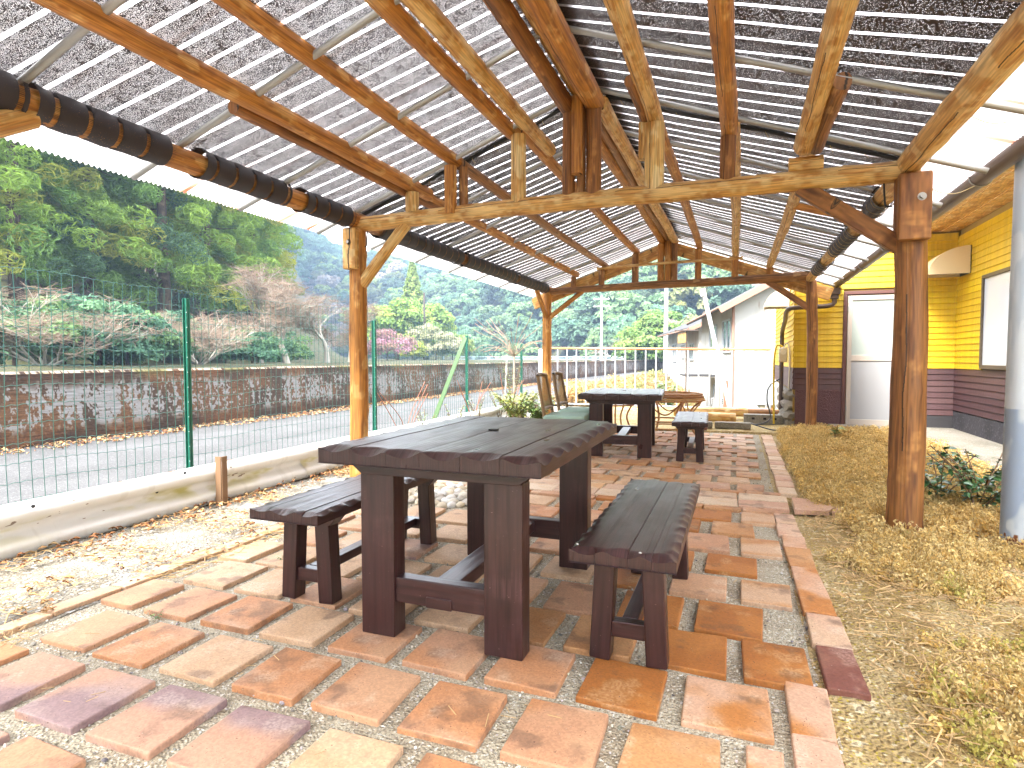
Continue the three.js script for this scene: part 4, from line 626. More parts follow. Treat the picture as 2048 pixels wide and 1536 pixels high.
// ---------------------------------------------------------------- yellow clapboard house
{
  const X0 = 0.84, X1 = 2.98, Z = -10.5, hs = thing('yellow_house', 'yellow clapboard house with brown lower boards and aluminium door', 'house', [1.9, 0, Z]);
  const P = (n, g, m, par = hs) => part(par, n, g, m, true);
  const grainY = tex(512, 256, (u, v) => { const s = fbm(u * 4, v * 40, 4, 40, 4, 3), k = 0.9 + 0.16 * s; return [k, k * 0.995, k * 0.98]; }), grainB = tex(512, 256, (u, v) => 0.25 + 0.6 * fbm(u * 3, v * 60, 3, 60, 4, 8), false);
  const YEL = [[0.7, 0.46, 0.006], [0.65, 0.425, 0.008], [0.72, 0.49, 0.006]].map((c) => mat(L(c[0], c[1], c[2]), { map: grainY, bumpMap: grainB, bumpScale: 0.0015, roughness: 0.5 }));
  const BRN = [[0.08, 0.034, 0.038], [0.07, 0.03, 0.035], [0.09, 0.042, 0.045]].map((c) => mat(L(c[0], c[1], c[2]), { map: grainY, bumpMap: grainB, bumpScale: 0.0015, roughness: 0.55 }));
  const pitch = 0.0866, prof = [[0, 0], [0.022, 0], [0.024, 0.004], [0.009, pitch + 0.006], [0, pitch + 0.006]];
  const cache = {}; const board = (len) => cache[len.toFixed(2)] ??= (() => { const g = extrude(prof, len); g.rotateY(-Math.PI / 2); g.translate(len, 0, 0); return metreUV(g, 'x', 1, 0, 0); })(); // runs along +x, faces +z
  const bm = (len) => { const g = board(len); return g; };
  const put = (len, x, y, z, turn, yellow) => { const m = part(hs, 'clapboard', bm(len), pick(yellow ? YEL : BRN)); m.position.set(x - hs.position.x, y, z - hs.position.z); m.rotation.y = turn; };
  for (let k = 0; k < 27; k++) {
    const y = 0.6 + k * pitch, yel = k >= 4; if (y > 2.85) break;
    if (y < 2.09) { put(0.67, X0, y, Z, 0, yel); put(0.57, 2.41, y, Z, 0, yel); } else put(2.14, X0, y, Z, 0, true);
    put(5.0, X0, y, Z - 5.0, -Math.PI / 2, yel); // left side, faces -x
  }
  for (let k = 0; k < 4; k++) put(0.57, 2.41, 0.254 + k * pitch, Z, 0, false);
  for (let k = 0; k < 30; k++) { const y = 0.34 + k * pitch, yel = k >= 7; if (y > 2.85) break; if (y > 0.94 && y < 2.14) { put(1.07, X1, y, Z, -Math.PI / 2, yel); put(4.2, X1, y, -7.6, -Math.PI / 2, yel); } else put(7.1, X1, y, Z, -Math.PI / 2, yel); }
  // core walls and plinths
  const CORE = mat(L(0.3, 0.2, 0.05)), PLAS = mat(L(0.11, 0.055, 0.06), { roughness: 0.9, bumpMap: pebbleBump, bumpScale: 0.01 });
  P('core_wall', merge([box(2.9, 3.0, 0.1, 2.28, 1.45, Z - 0.06, 'x', 0), box(0.1, 2.4, 4.9, X0 + 0.06, 1.75, Z - 2.55, 'z', 0), box(0.1, 3.0, 7.0, X1 + 0.06, 1.45, -7.05, 'z', 0)]), CORE);
  P('plinth', box(0.66, 0.66, 0.05, 1.19, 0.27, Z + 0.0, 'x', 0.006), PLAS); P('plinth', box(0.57, 0.34, 0.03, 2.69, 0.08, Z + 0.0, 'x', 0.004), mat(L(0.03, 0.028, 0.032), { roughness: 0.6 }));
  P('plinth', box(0.03, 0.42, 7.1, X1 - 0.0, 0.12, -6.95, 'z', 0.004), gm(speck([[0.26, 0.25, 0.28], [0.2, 0.19, 0.22], [0.36, 0.35, 0.38], [0.17, 0.16, 0.18]], 50, 91, 4), 0.003));
  // rubble stones under the left side
  const ST = [[0.42, 0.39, 0.33], [0.36, 0.33, 0.29], [0.46, 0.44, 0.41], [0.3, 0.27, 0.22]].map((c) => mat(L(c[0], c[1], c[2]), { roughness: 0.9, bumpMap: pebbleBump, bumpScale: 0.02 })), sg = new THREE.DodecahedronGeometry(1, 0);
  for (let k = 0; k < 44; k++) { const m = part(hs, 'stone', sg, pick(ST)); const row = k % 4; m.position.set(X0 + rr(-0.06, 0.02) - hs.position.x, 0.02 + row * 0.155 + rr(-0.02, 0.02), -0.06 - Math.floor(k / 4) * 0.2 - rr(0, 0.06)); m.scale.set(rr(0.08, 0.12), rr(0.075, 0.1), rr(0.1, 0.14)); m.rotation.set(rr(0, 3), rr(0, 3), rr(0, 3)); }
  // door
  const ALU = mat(L(0.45, 0.4, 0.36), { roughness: 0.4, metalness: 0.2 }), PANEL = mat(L(0.28, 0.285, 0.305), { roughness: 0.55 }), FROST = pmat(L(0.3, 0.345, 0.33), { roughness: 0.35, clearcoat: 0.6, clearcoatRoughness: 0.25 }), BFR = mat(L(0.1, 0.04, 0.035), { roughness: 0.6 });
  P('door_frame', merge([box(0.05, 2.06, 0.07, 1.535, 1.04, Z + 0.02, 'y', 0.004), box(0.05, 2.06, 0.07, 2.395, 1.04, Z + 0.02, 'y', 0.004), box(0.91, 0.05, 0.07, 1.965, 2.095, Z + 0.021, 'x', 0.004)]), BFR);
  const dr = P('door', merge([box(0.06, 1.98, 0.04, 1.6, 1.06, Z + 0.03, 'y', 0.004), box(0.06, 1.98, 0.04, 2.33, 1.06, Z + 0.03, 'y', 0.004), box(0.67, 0.07, 0.038, 1.965, 2.015, Z + 0.03, 'x', 0.004), box(0.67, 0.09, 0.038, 1.965, 1.1, Z + 0.03, 'x', 0.004), box(0.67, 0.09, 0.038, 1.965, 0.115, Z + 0.03, 'x', 0.004)]), ALU);
  part(dr, 'glass', box(0.68, 0.87, 0.008, 1.965, 1.565, Z + 0.026, 'y', 0), FROST); part(dr, 'panel', box(0.68, 0.9, 0.012, 1.965, 0.605, Z + 0.028, 'y', 0), PANEL); part(dr, 'hinge', box(0.014, 0.09, 0.02, 1.573, 1.85, Z + 0.056, 'y', 0.003), STEEL); part(dr, 'hinge', box(0.014, 0.09, 0.02, 1.573, 0.32, Z + 0.056, 'y', 0.003), STEEL);
  part(dr, 'handle', merge([new THREE.SphereGeometry(0.024, 10, 8).translate(2.325, 1.0, Z + 0.085), rod([2.325, 1.0, Z + 0.05], [2.325, 1.0, Z + 0.08], 0.01)]), STEEL); P('threshold', box(0.86, 0.05, 0.1, 1.965, 0.05, Z + 0.03, 'x', 0.004), ALU);
  // window on the right side
  const WF = mat(L(0.09, 0.065, 0.04), { roughness: 0.5 }); const wn = P('window', merge([box(0.06, 0.045, 1.85, X1 - 0.02, 2.14, -8.5, 'z', 0.003), box(0.06, 0.05, 1.85, X1 - 0.02, 0.985, -8.5, 'z', 0.003), box(0.06, 1.14, 0.045, X1 - 0.02, 1.56, -9.41, 'y', 0.003), box(0.06, 1.14, 0.045, X1 - 0.02, 1.56, -7.6, 'y', 0.003)]), WF);
  part(wn, 'pane', box(0.008, 1.11, 1.77, X1 - 0.022, 1.56, -8.505, 'z', 0), pmat(L(0.6, 0.63, 0.68), { roughness: 0.4, clearcoat: 0.4 }));
  // eaves
  for (let k = 0; k < 6; k++) P('soffit_board', box(0.118, 0.02, 7.6, 2.92 - k * 0.122, 2.95 - (k % 2) * 0.008, -6.9, 'z', 0.003, 1.6), WOOD.honey);
  P('corner_board', box(0.6, 0.1, 0.03, 2.66, 2.86, Z + 0.03, 'x', 0.004), YEL[1]);
  P('roof', merge([box(3.6, 0.09, 8.2, 3.9, 3.25, -7.2, 'z', 0.01).rotateZ(0), box(3.0, 0.09, 6.2, 2.3, 2.99, -13.62, 'z', 0.01)]), mat(L(0.12, 0.1, 0.1), { roughness: 0.8 })); P('fascia', box(0.04, 0.22, 8.0, 2.23, 3.07, -7.1, 'z', 0.004), WOOD.brown);
  // hooded vents
  const hood = (label, x, y, z, turn, w, h, d, c) => { const t = thing('vent_hood', label, 'vent hood', [x, y, z], 'wall vent hoods', turn); const n = 10, pr = []; for (let k = 0; k <= n; k++) { const a = Math.PI / 2 * k / n; pr.push([d * Math.sin(a), h * Math.cos(a) ]); } const M = mat(L(c[0], c[1], c[2]), { roughness: 0.55 });
    part(t, 'cover', grid(1, n, (u, v) => { const p = pr[Math.round(v * n)]; return [(u - 0.5) * w, p[1], p[0]]; }), M); for (const s of [-0.5, 0.5]) { const sh = new THREE.Shape([new THREE.Vector2(0, 0), ...pr.slice().reverse().map((p) => new THREE.Vector2(p[0], p[1]))]); const g = new THREE.ShapeGeometry(sh); g.rotateY(-Math.PI / 2); g.translate(s * w, 0, 0); part(t, 'cheek', g, M); } part(t, 'lip', box(w + 0.01, 0.02, 0.012, 0, 0.0, d, 'x', 0.003), M); part(t, 'back_plate', box(w, h, 0.01, 0, h / 2, 0.006, 'x', 0), mat(L(0.07, 0.08, 0.08))); part(t, 'fan_strut', box(0.03, 0.03, d * 0.9, 0.06, 0.03, d / 2, 'z', 0), mat(L(0.15, 0.13, 0.12))); return t; };
  hood('cream vent hood high on the yellow wall, right of the door', X1 - 0.02, 2.26, -10.12, -Math.PI / 2, 0.42, 0.38, 0.5, [0.72, 0.56, 0.32]);
  hood('whitish vent hood on the far left side of the yellow house', X0 - 0.02, 1.98, -11.55, -Math.PI / 2, 0.5, 0.32, 0.4, [0.6, 0.54, 0.46]);
  // gas meter with pipes
  const gs = thing('gas_meter', 'small gas meter with yellow pipes on the house corner', 'meter', [0.7, 0.9, -10.9]); const GY = mat(L(0.7, 0.48, 0.03), { roughness: 0.5 }), GW = mat(L(0.62, 0.55, 0.42), { roughness: 0.6 });
  part(gs, 'body', box(0.13, 0.24, 0.16, 0, 0.25, 0, 'y', 0.02), GW); part(gs, 'dial', new THREE.CylinderGeometry(0.045, 0.045, 0.02, 16).rotateX(Math.PI / 2).translate(0, 0.3, 0.088), mat(L(0.75, 0.7, 0.6))); part(gs, 'pipe', tube([[-0.12, -0.9, 0], [-0.12, 0.3, 0], [-0.08, 0.42, 0], [0, 0.38, 0]], 0.016, 8, 30), GY); part(gs, 'pipe', tube([[0, 0.36, 0.03], [0.05, 0.45, 0.1], [0.08, 0.4, 0.12], [0.08, -0.85, 0.12]], 0.014, 8, 30), mat(L(0.66, 0.6, 0.5)));
  single('rubber_hose', tube([[0.66, 0.75, -11], [0.5, 0.62, -10.9], [0.47, 0.4, -10.85], [0.52, 0.1, -10.8], [0.3, 0.02, -10.5], [0.2, 0.06, -10.3], [0.5, 0.0, -10.0], [0.62, -0.005, -9.95]], 0.011, 7, 60), mat(L(0.03, 0.03, 0.03), { roughness: 0.5 }), { label: 'black hose looping down by the rubble stones of the house corner', category: 'hose' });
}
// ---------------------------------------------------------------- white houses below the yard
{
  const WALL = mat(L(0.72, 0.72, 0.72), { map: tex(512, 512, (u, v) => { const s = fbm(u * 40, v * 3, 40, 3, 4, 6), d = fbm(u * 5, v * 5, 5, 5, 4, 9); let c = [0.88, 0.865, 0.83]; c = mix3(c, [0.66, 0.52, 0.42], sstep(0.62, 0.8, s) * sstep(0.45, 0.6, d) * 0.7); return mix3(c, [0.76, 0.73, 0.68], sstep(0.5, 0.7, d) * 0.4); }), roughness: 0.9 });
  const TRIM = mat(L(0.3, 0.17, 0.12), { roughness: 0.8 }), ROOF = mat(L(0.035, 0.032, 0.032), { roughness: 0.8 }), GLASS = pmat(L(0.13, 0.16, 0.18), { roughness: 0.12, clearcoat: 1 }), RUSTY = mat(L(0.34, 0.13, 0.07), { roughness: 0.8 });
  function house(label, pos, turn, w, d, h, rise, wins) { // local: gable faces +z at z = 0, left side at x = 0 facing -x, runs to z = -d
    const t = thing('white_house', label, 'house', pos, 'white houses', turn);
    part(t, 'wall', merge([(() => { const g = extrude([[0, 0], [w, 0], [w, h], [w / 2, h + rise], [0, h]], d); g.translate(0, 0, -d); return metreUV(g, 'y', 0.3); })()]), WALL);
    for (const s of [0, 1]) { const dx = w / 2 + 0.55, sl = Math.atan2(rise, w / 2), len = dx / Math.cos(sl); const g = box(len, 0.1, d + 1.1, len / 2, 0.05, -d / 2, 'x', 0.01); g.rotateZ(-sl); if (s) g.rotateY(Math.PI).translate(0, 0, -d); g.translate(w / 2, h + rise, 0); part(t, 'roof', g, ROOF); const f = box(len, 0.19, 0.05, (s ? -1 : 1) * len / 2, 0.0, 0.54, 'x', 0.01); f.rotateZ(s ? sl : -sl); f.translate(w / 2, h + rise, 0); part(t, 'barge_board', f, TRIM); }
    part(t, 'eaves_gutter', rod([-0.55, h - 0.22, 0.5], [-0.55, h - 0.22, -d - 0.5], 0.05, 8), TRIM);
    for (const [z, y, ww, wh, bal] of wins) { const f = part(t, 'window', merge([box(0.06, 0.06, ww, -0.02, y + wh, z, 'z', 0), box(0.06, 0.06, ww, -0.02, y, z, 'z', 0), box(0.06, wh, 0.06, -0.021, y + wh / 2, z - ww / 2, 'y', 0), box(0.06, wh, 0.06, -0.021, y + wh / 2, z + ww / 2, 'y', 0), box(0.05, wh, 0.05, -0.021, y + wh / 2, z, 'y', 0)]), GREYMETAL); part(f, 'pane', box(0.01, wh - 0.05, ww - 0.05, -0.012, y + wh / 2, z, 'z', 0), GLASS); if (bal) { const b = [box(0.03, 0.03, ww + 0.3, -0.45, y + 0.15, z, 'z', 0), box(0.03, 0.03, ww + 0.3, -0.45, y - 0.35, z, 'z', 0)]; for (let k = 0; k <= 8; k++) b.push(box(0.02, 0.5, 0.02, -0.45, y - 0.1, z - ww / 2 - 0.1 + k * (ww + 0.2) / 8, 'y', 0)); part(f, 'balcony_rail', merge(b), GREYMETAL); } }
    return t;
  }
  const A = house('white house with stained gable wall behind the railing, partly hidden by the yellow house', [-0.1, -1.3, -20], 0.185, 6.4, 7.6, 4.15, 1.75, [[-1.3, 2.6, 1.5, 1.05, true], [-4.2, 2.6, 1.7, 1.0, false], [-3.2, 0.5, 1.3, 0.95, false]]);
  part(A, 'downpipe', rod([-0.06, 0.1, 0.06], [-0.06, 4.0, 0.06], 0.045, 8), TRIM); part(A, 'corner_panel', box(0.02, 1.5, 0.7, -0.03, 0.9, -1.3, 'y', 0), RUSTY); part(A, 'meter_box', box(0.55, 0.6, 0.14, 0.95, 1.25, 0.08, 'y', 0.02), GREYMETAL); part(A, 'rust_panel', box(0.4, 0.5, 0.02, 0.98, 0.68, 0.03, 'y', 0), mat(0xffffff, { map: tex(64, 64, (u, v) => mix3([0.86, 0.8, 0.7], [0.62, 0.38, 0.12], sstep(0.45, 0.1, Math.hypot(u - 0.5, (v - 0.5) * 0.8) + 0.2 * (fbm(u * 5, v * 5, 5, 5, 3, 4) - 0.5)))), roughness: 0.9 })); part(A, 'porch_roof', box(1.1, 0.06, 2.0, -0.6, 1.75, -4.0, 'z', 0.01).rotateZ(0.0), ROOF); part(A, 'utility_box', box(0.4, 0.55, 0.3, -0.1, 0.28, 0.4, 'y', 0.02), CONC);
  const B = house('far white house with a wooden balcony screen, left of the stained gable', [-1.72, -1.0, -29.5], 0.26, 6, 9, 3.65, 1.3, [[-1.6, 2.0, 1.0, 0.8, false], [-4.0, 2.1, 0.8, 0.7, false], [-6.6, 1.9, 1.2, 1.0, false], [-2.2, 0.4, 1.0, 1.3, false]]);
  for (let k = 0; k < 10; k++) part(B, 'screen_slat', box(0.03, 0.5, 0.16, -0.5, 3.1, -0.6 - k * 0.22, 'y', 0), WOOD.honey);
}
// ---------------------------------------------------------------- bridge over the river
{
  const a = V(-37.5, 0, -62), b = V(-5.5, 0, -58), dir = b.clone().sub(a), len = dir.length(), br = thing('road_bridge', 'low concrete road bridge with pale blue railing beyond the river wall', 'bridge', [a.x, 0, a.z], undefined, Math.atan2(-dir.z, dir.x));
  const BC = mat(L(0.46, 0.45, 0.44), { roughness: 0.9 }), BB = mat(L(0.42, 0.53, 0.58), { roughness: 0.6 });
  part(br, 'deck', box(len, 0.45, 4, len / 2, 0.25, -2, 'x', 0.02), BC); part(br, 'girder', box(len, 0.7, 0.4, len / 2, -0.32, -0.6, 'x', 0.02), BC); for (const x of [4, 16, 28]) part(br, 'pier', box(1, 4, 3, x, -2.4, -2, 'y', 0.05), BC);
  for (let k = 0; k <= 16; k++) part(br, 'railing_post', box(0.28, 0.85, 0.22, k * len / 16, 0.88, -0.12, 'y', 0.02), BB);
  for (const y of [0.75, 0.98, 1.22]) part(br, 'rail', box(len, 0.075, 0.08, len / 2, y, -0.12, 'x', 0.01), BB);
}
// ---------------------------------------------------------------- utility poles and wires
{
  const PC = mat(L(0.46, 0.45, 0.44), { roughness: 0.9 }), PD = mat(L(0.09, 0.07, 0.06), { roughness: 0.9 });
  const poles = [['tall pale concrete utility pole left of the far white house', -4.6, -42, 9, PC, 1], ['utility pole with crossarms at the foot of the green hill', -14.2, -66, 8, PC, 2], ['dark utility pole in front of the round green tree', -32, -58, 8.2, PD, 0], ['slim grey utility pole between bridge and hill', -21.4, -70, 6.5, PC, 1]];
  const heads = poles.map(([label, x, z, h, m, arms]) => { const t = thing('utility_pole', label, 'utility pole', [x, 0, z], 'utility poles'); part(t, 'shaft', rod([0, -0.3, 0], [0, h, 0], 0.17, 10, 0.1), m); for (let k = 0; k < arms; k++) { const c = part(t, 'crossarm', box(1.8, 0.09, 0.09, 0, h - 0.4 - k * 0.8, 0.1, 'x', 0.01), m); part(c, 'insulators', merge([-0.8, -0.3, 0.3, 0.8].map((e) => new THREE.CylinderGeometry(0.05, 0.05, 0.14, 8).translate(e, h - 0.3 - k * 0.8, 0.1))), WHITE); } return V(x, h - 0.3, z); });
  const WM = mat(L(0.1, 0.1, 0.11)); const wire = (label, a, b, sag) => { const pts = []; for (let k = 0; k <= 12; k++) { const t = k / 12, p = a.clone().lerp(b, t); p.y -= sag * 4 * t * (1 - t); pts.push(p); } single('overhead_wire', tube(pts, 0.014, 4, 24), WM, { label, category: 'wire', group: 'overhead wires' }); };
  for (const [k, e] of [[0, -0.7], [1, 0], [2, 0.7]]) { wire('overhead wire strung from the crossarm pole to the tall pole', heads[1].clone().add(V(e, 0.1 * k, 0)), heads[0].clone().add(V(e, 0.1 * k, 0)), 0.8); wire('overhead wire strung from the tall pole towards the white houses', heads[0].clone().add(V(e, 0.1 * k, 0)), V(4 + e, 6.6, -26), 0.6); wire('overhead wire strung between the crossarm pole and the slim pole', heads[1].clone().add(V(e, 0, 0)), heads[3].clone().add(V(e, 0, 0)), 0.5); }
  const st = thing('leaning_pole', 'white pole leaning in front of the stained white house', 'pole', [-0.55, -0.9, -17.6]); part(st, 'shaft', rod([0.5, 0, 0], [-0.35, 3.75, 0], 0.06, 10), WHITE); part(st, 'cap', rod([-0.36, 3.72, 0], [-0.4, 3.92, 0], 0.085, 10), WHITE);
  const sp = thing('sign_post', 'thin brown post with a small roof of boards before the far white house', 'post', [-1.7, -0.95, -22]); part(sp, 'shaft', rod([0, 0, 0], [0, 3.0, 0], 0.022, 8), mat(L(0.06, 0.035, 0.02))); part(sp, 'arm', box(0.8, 0.035, 0.2, 0, 3.02, 0, 'x', 0), mat(L(0.08, 0.06, 0.05)));
}

// ---------------------------------------------------------------- vegetation
const LEAF = (o = {}) => pmat(0xffffff, { vertexColors: true, roughness: 0.85, transmission: 0.42, thickness: 0, specularIntensity: 0.3, ...o });
const BARK = mat(0xffffff, { map: logTex([0.34, 0.27, 0.21], [0.2, 0.15, 0.12], [0.45, 0.38, 0.3], 0.02, 71), bumpMap: logBump, bumpScale: 0.02, roughness: 0.95 });
const GREYBARK = mat(L(0.33, 0.3, 0.25), { roughness: 0.9 }), TWIG = mat(L(0.22, 0.155, 0.11), { roughness: 0.9 });
const leafM = LEAF();
// tall cedars: tufts of needles on short drooping boughs
function cedarGeo(h, s) {
  seed = s; const cl = [], n = 88;
  for (let k = 0; k < n; k++) { const t = k / n, y = h * lerp(0.13, 1.0, Math.pow(t, 0.9)), R = h * 0.17 * Math.pow(1 - t, 0.65) * (0.75 + 0.5 * rnd()) + 0.25, a = k * 2.4 + rr(-0.5, 0.5), q = rr(0.55, 1); const young = rnd(), c = young < 0.45 ? [0.26, 0.38, 0.06] : young < 0.78 ? [0.17, 0.29, 0.06] : young < 0.93 ? [0.36, 0.38, 0.06] : [0.1, 0.18, 0.08];
    const r0 = rr(0.45, 0.85) * (1.1 - 0.5 * t); for (let b = 0; b < 3; b++) cl.push([Math.cos(a + rr(-0.3, 0.3)) * R * q * (0.5 + b * 0.25), y - 0.25 * R * b * 0.3 + rr(-0.1, 0.2), Math.sin(a + rr(-0.3, 0.3)) * R * q * (0.5 + b * 0.25), r0 * 0.62, r0 * 0.5, r0 * 0.62, 100, c]); }
  return foliage(cl, 0.16, { aspect: 0.15, hollow: 0.72, flatN: 0.8, n0: -0.2, n1: 0.7 });
}
const cedars = [cedarGeo(15, 101), cedarGeo(17, 202), cedarGeo(13.5, 303)], trunks = [15, 17, 13.5].map((h) => { const g = [log([0, -0.6, 0], [0, h * 0.93, 0], 0.24, 0.04, { rs: 10, step: 0.6, bend: 0.1 })]; for (let k = 0; k < 22; k++) { const y = h * rr(0.16, 0.75), a = rr(0, 6.3), l = rr(0.7, 1.8); g.push(rod([0, y, 0], [Math.cos(a) * l, y - rr(0, 0.4), Math.sin(a) * l], 0.035, 4, 0.012)); } return merge(g); });
seed = 4242;
{
  const spots = []; // x, z, kind
  for (let row = 0; row < 4; row++) for (let k = 0; k < 13; k++) { const x = -23.5 - row * 4.2 + rr(-1.2, 1.2), z = -5 - k * 2.9 + rr(-1, 1) - row * 1.3; if (-x / -z < 0.83 + 0.015 * row) continue; const th = Math.atan2(-x, -z) * 180 / Math.PI; if (th > 66) continue; spots.push([x, z]); }
  spots.forEach(([x, z], i) => { const k = i % 3, t = thing('cedar_tree', 'tall green cedar in the dense stand across the river', 'tree', [x, land(x, z), z], 'cedars across the river', rr(0, 6.3)); t.scale.setScalar(rr(0.85, 1.15)); part(t, 'trunk', trunks[k], BARK); part(t, 'crown', cedars[k], leafM); });
}
// broadleaf crowns, used for shrubs, single trees and the wooded hill
function crownGeo(s, R, H, clumps, per, leaf, tints, low = 0.1, aspect = 0.55) {
  seed = s; const cl = [];
  for (let k = 0; k < clumps; k++) { const a = rr(0, 6.283), e = Math.acos(rr(-0.35, 1)), q = rr(0.62, 0.95), n = V(Math.sin(e) * Math.cos(a), Math.cos(e), Math.sin(e) * Math.sin(a)); const r = R * rr(0.2, 0.36); cl.push([n.x * R * q, H * low + (n.y * 0.5 + 0.35) * H * q, n.z * R * q, r, r * 0.75, r, per, pick(tints)]); }
  return foliage(cl, leaf, { aspect, top: true, hollow: 0.4 });
}
const dull = [[0.14, 0.24, 0.13], [0.18, 0.28, 0.13], [0.12, 0.22, 0.14], [0.2, 0.3, 0.14]], fresh = [[0.28, 0.4, 0.09], [0.24, 0.36, 0.09], [0.33, 0.4, 0.1]], olive = [[0.24, 0.26, 0.11], [0.2, 0.23, 0.09]], bare = [[0.42, 0.35, 0.31], [0.48, 0.41, 0.37], [0.38, 0.32, 0.28]];
const white3 = [[1, 1, 1]];
{ // the wood on the hillside reads as one mass
  const hillG = [crownGeo(11, 3, 5, 34, 80, 0.36, [[1, 1, 1], [0.85, 0.95, 0.9], [1.1, 1.08, 0.95]], 0.1), crownGeo(12, 2.7, 6, 34, 80, 0.34, [[1, 1, 1], [0.9, 0.95, 0.9], [1.12, 1.1, 0.9]], 0.1), crownGeo(13, 3.3, 4.6, 38, 80, 0.36, [[1, 1, 1], [0.86, 0.95, 1], [1.1, 1.05, 0.9]], 0.1)];
  seed = 909; const list = [[], [], []], cols = [[], [], []];
  const put = (x, z, s) => { const k = Math.floor(rnd() * 3), n = fbm(x * 0.03 + 60, z * 0.03 + 60, 1e5, 1e5, 3, 31) + rr(-0.14, 0.14), c = pick(n < 0.4 ? dull : n < 0.53 ? [...dull, [0.075, 0.12, 0.075]] : n < 0.61 ? fresh : n < 0.68 ? olive : bare), v = rr(0.8, 1.25); list[k].push([x, land(x, z) - 0.4, z, 0, rr(0, 6.3), 0, s * rr(0.8, 1.25), s * rr(0.8, 1.3)]); cols[k].push(L(c[0] * v, c[1] * v, c[2] * v)); };
  for (let th = -14; th < 39; th += 0.01) { // walk the fan of directions, rows of crowns up the slope
    const b = hillBase(th); const t = th * Math.PI / 180; let d = b + rr(-4, 3); const stepT = 3.6 / d * 180 / Math.PI;
    while (d < b + 105) { put(-Math.sin(t) * d + rr(-1.2, 1.2), -Math.cos(t) * d + rr(-1.2, 1.2), 1); d += rr(3.6, 5.6) * (1 + (d - b) / 160); } th += stepT;
  }
  for (let th = 36; th < 46; th += 0.8) for (let d = 235; d < 400; d += 8) { const t = (th + rr(-0.3, 0.3)) * Math.PI / 180, dd = d + rr(-4, 4); put(-Math.sin(t) * dd, -Math.cos(t) * dd, 1.3); }
  hillG.forEach((g, k) => scatter('hillside_wood', g, leafM, list[k], { kind: 'stuff', label: ['hazy wooded hillside of rounded green crowns', 'hazy wooded hillside of taller green crowns', 'hazy wooded hillside of broad green crowns'][k], category: 'wood' }, cols[k]));
}
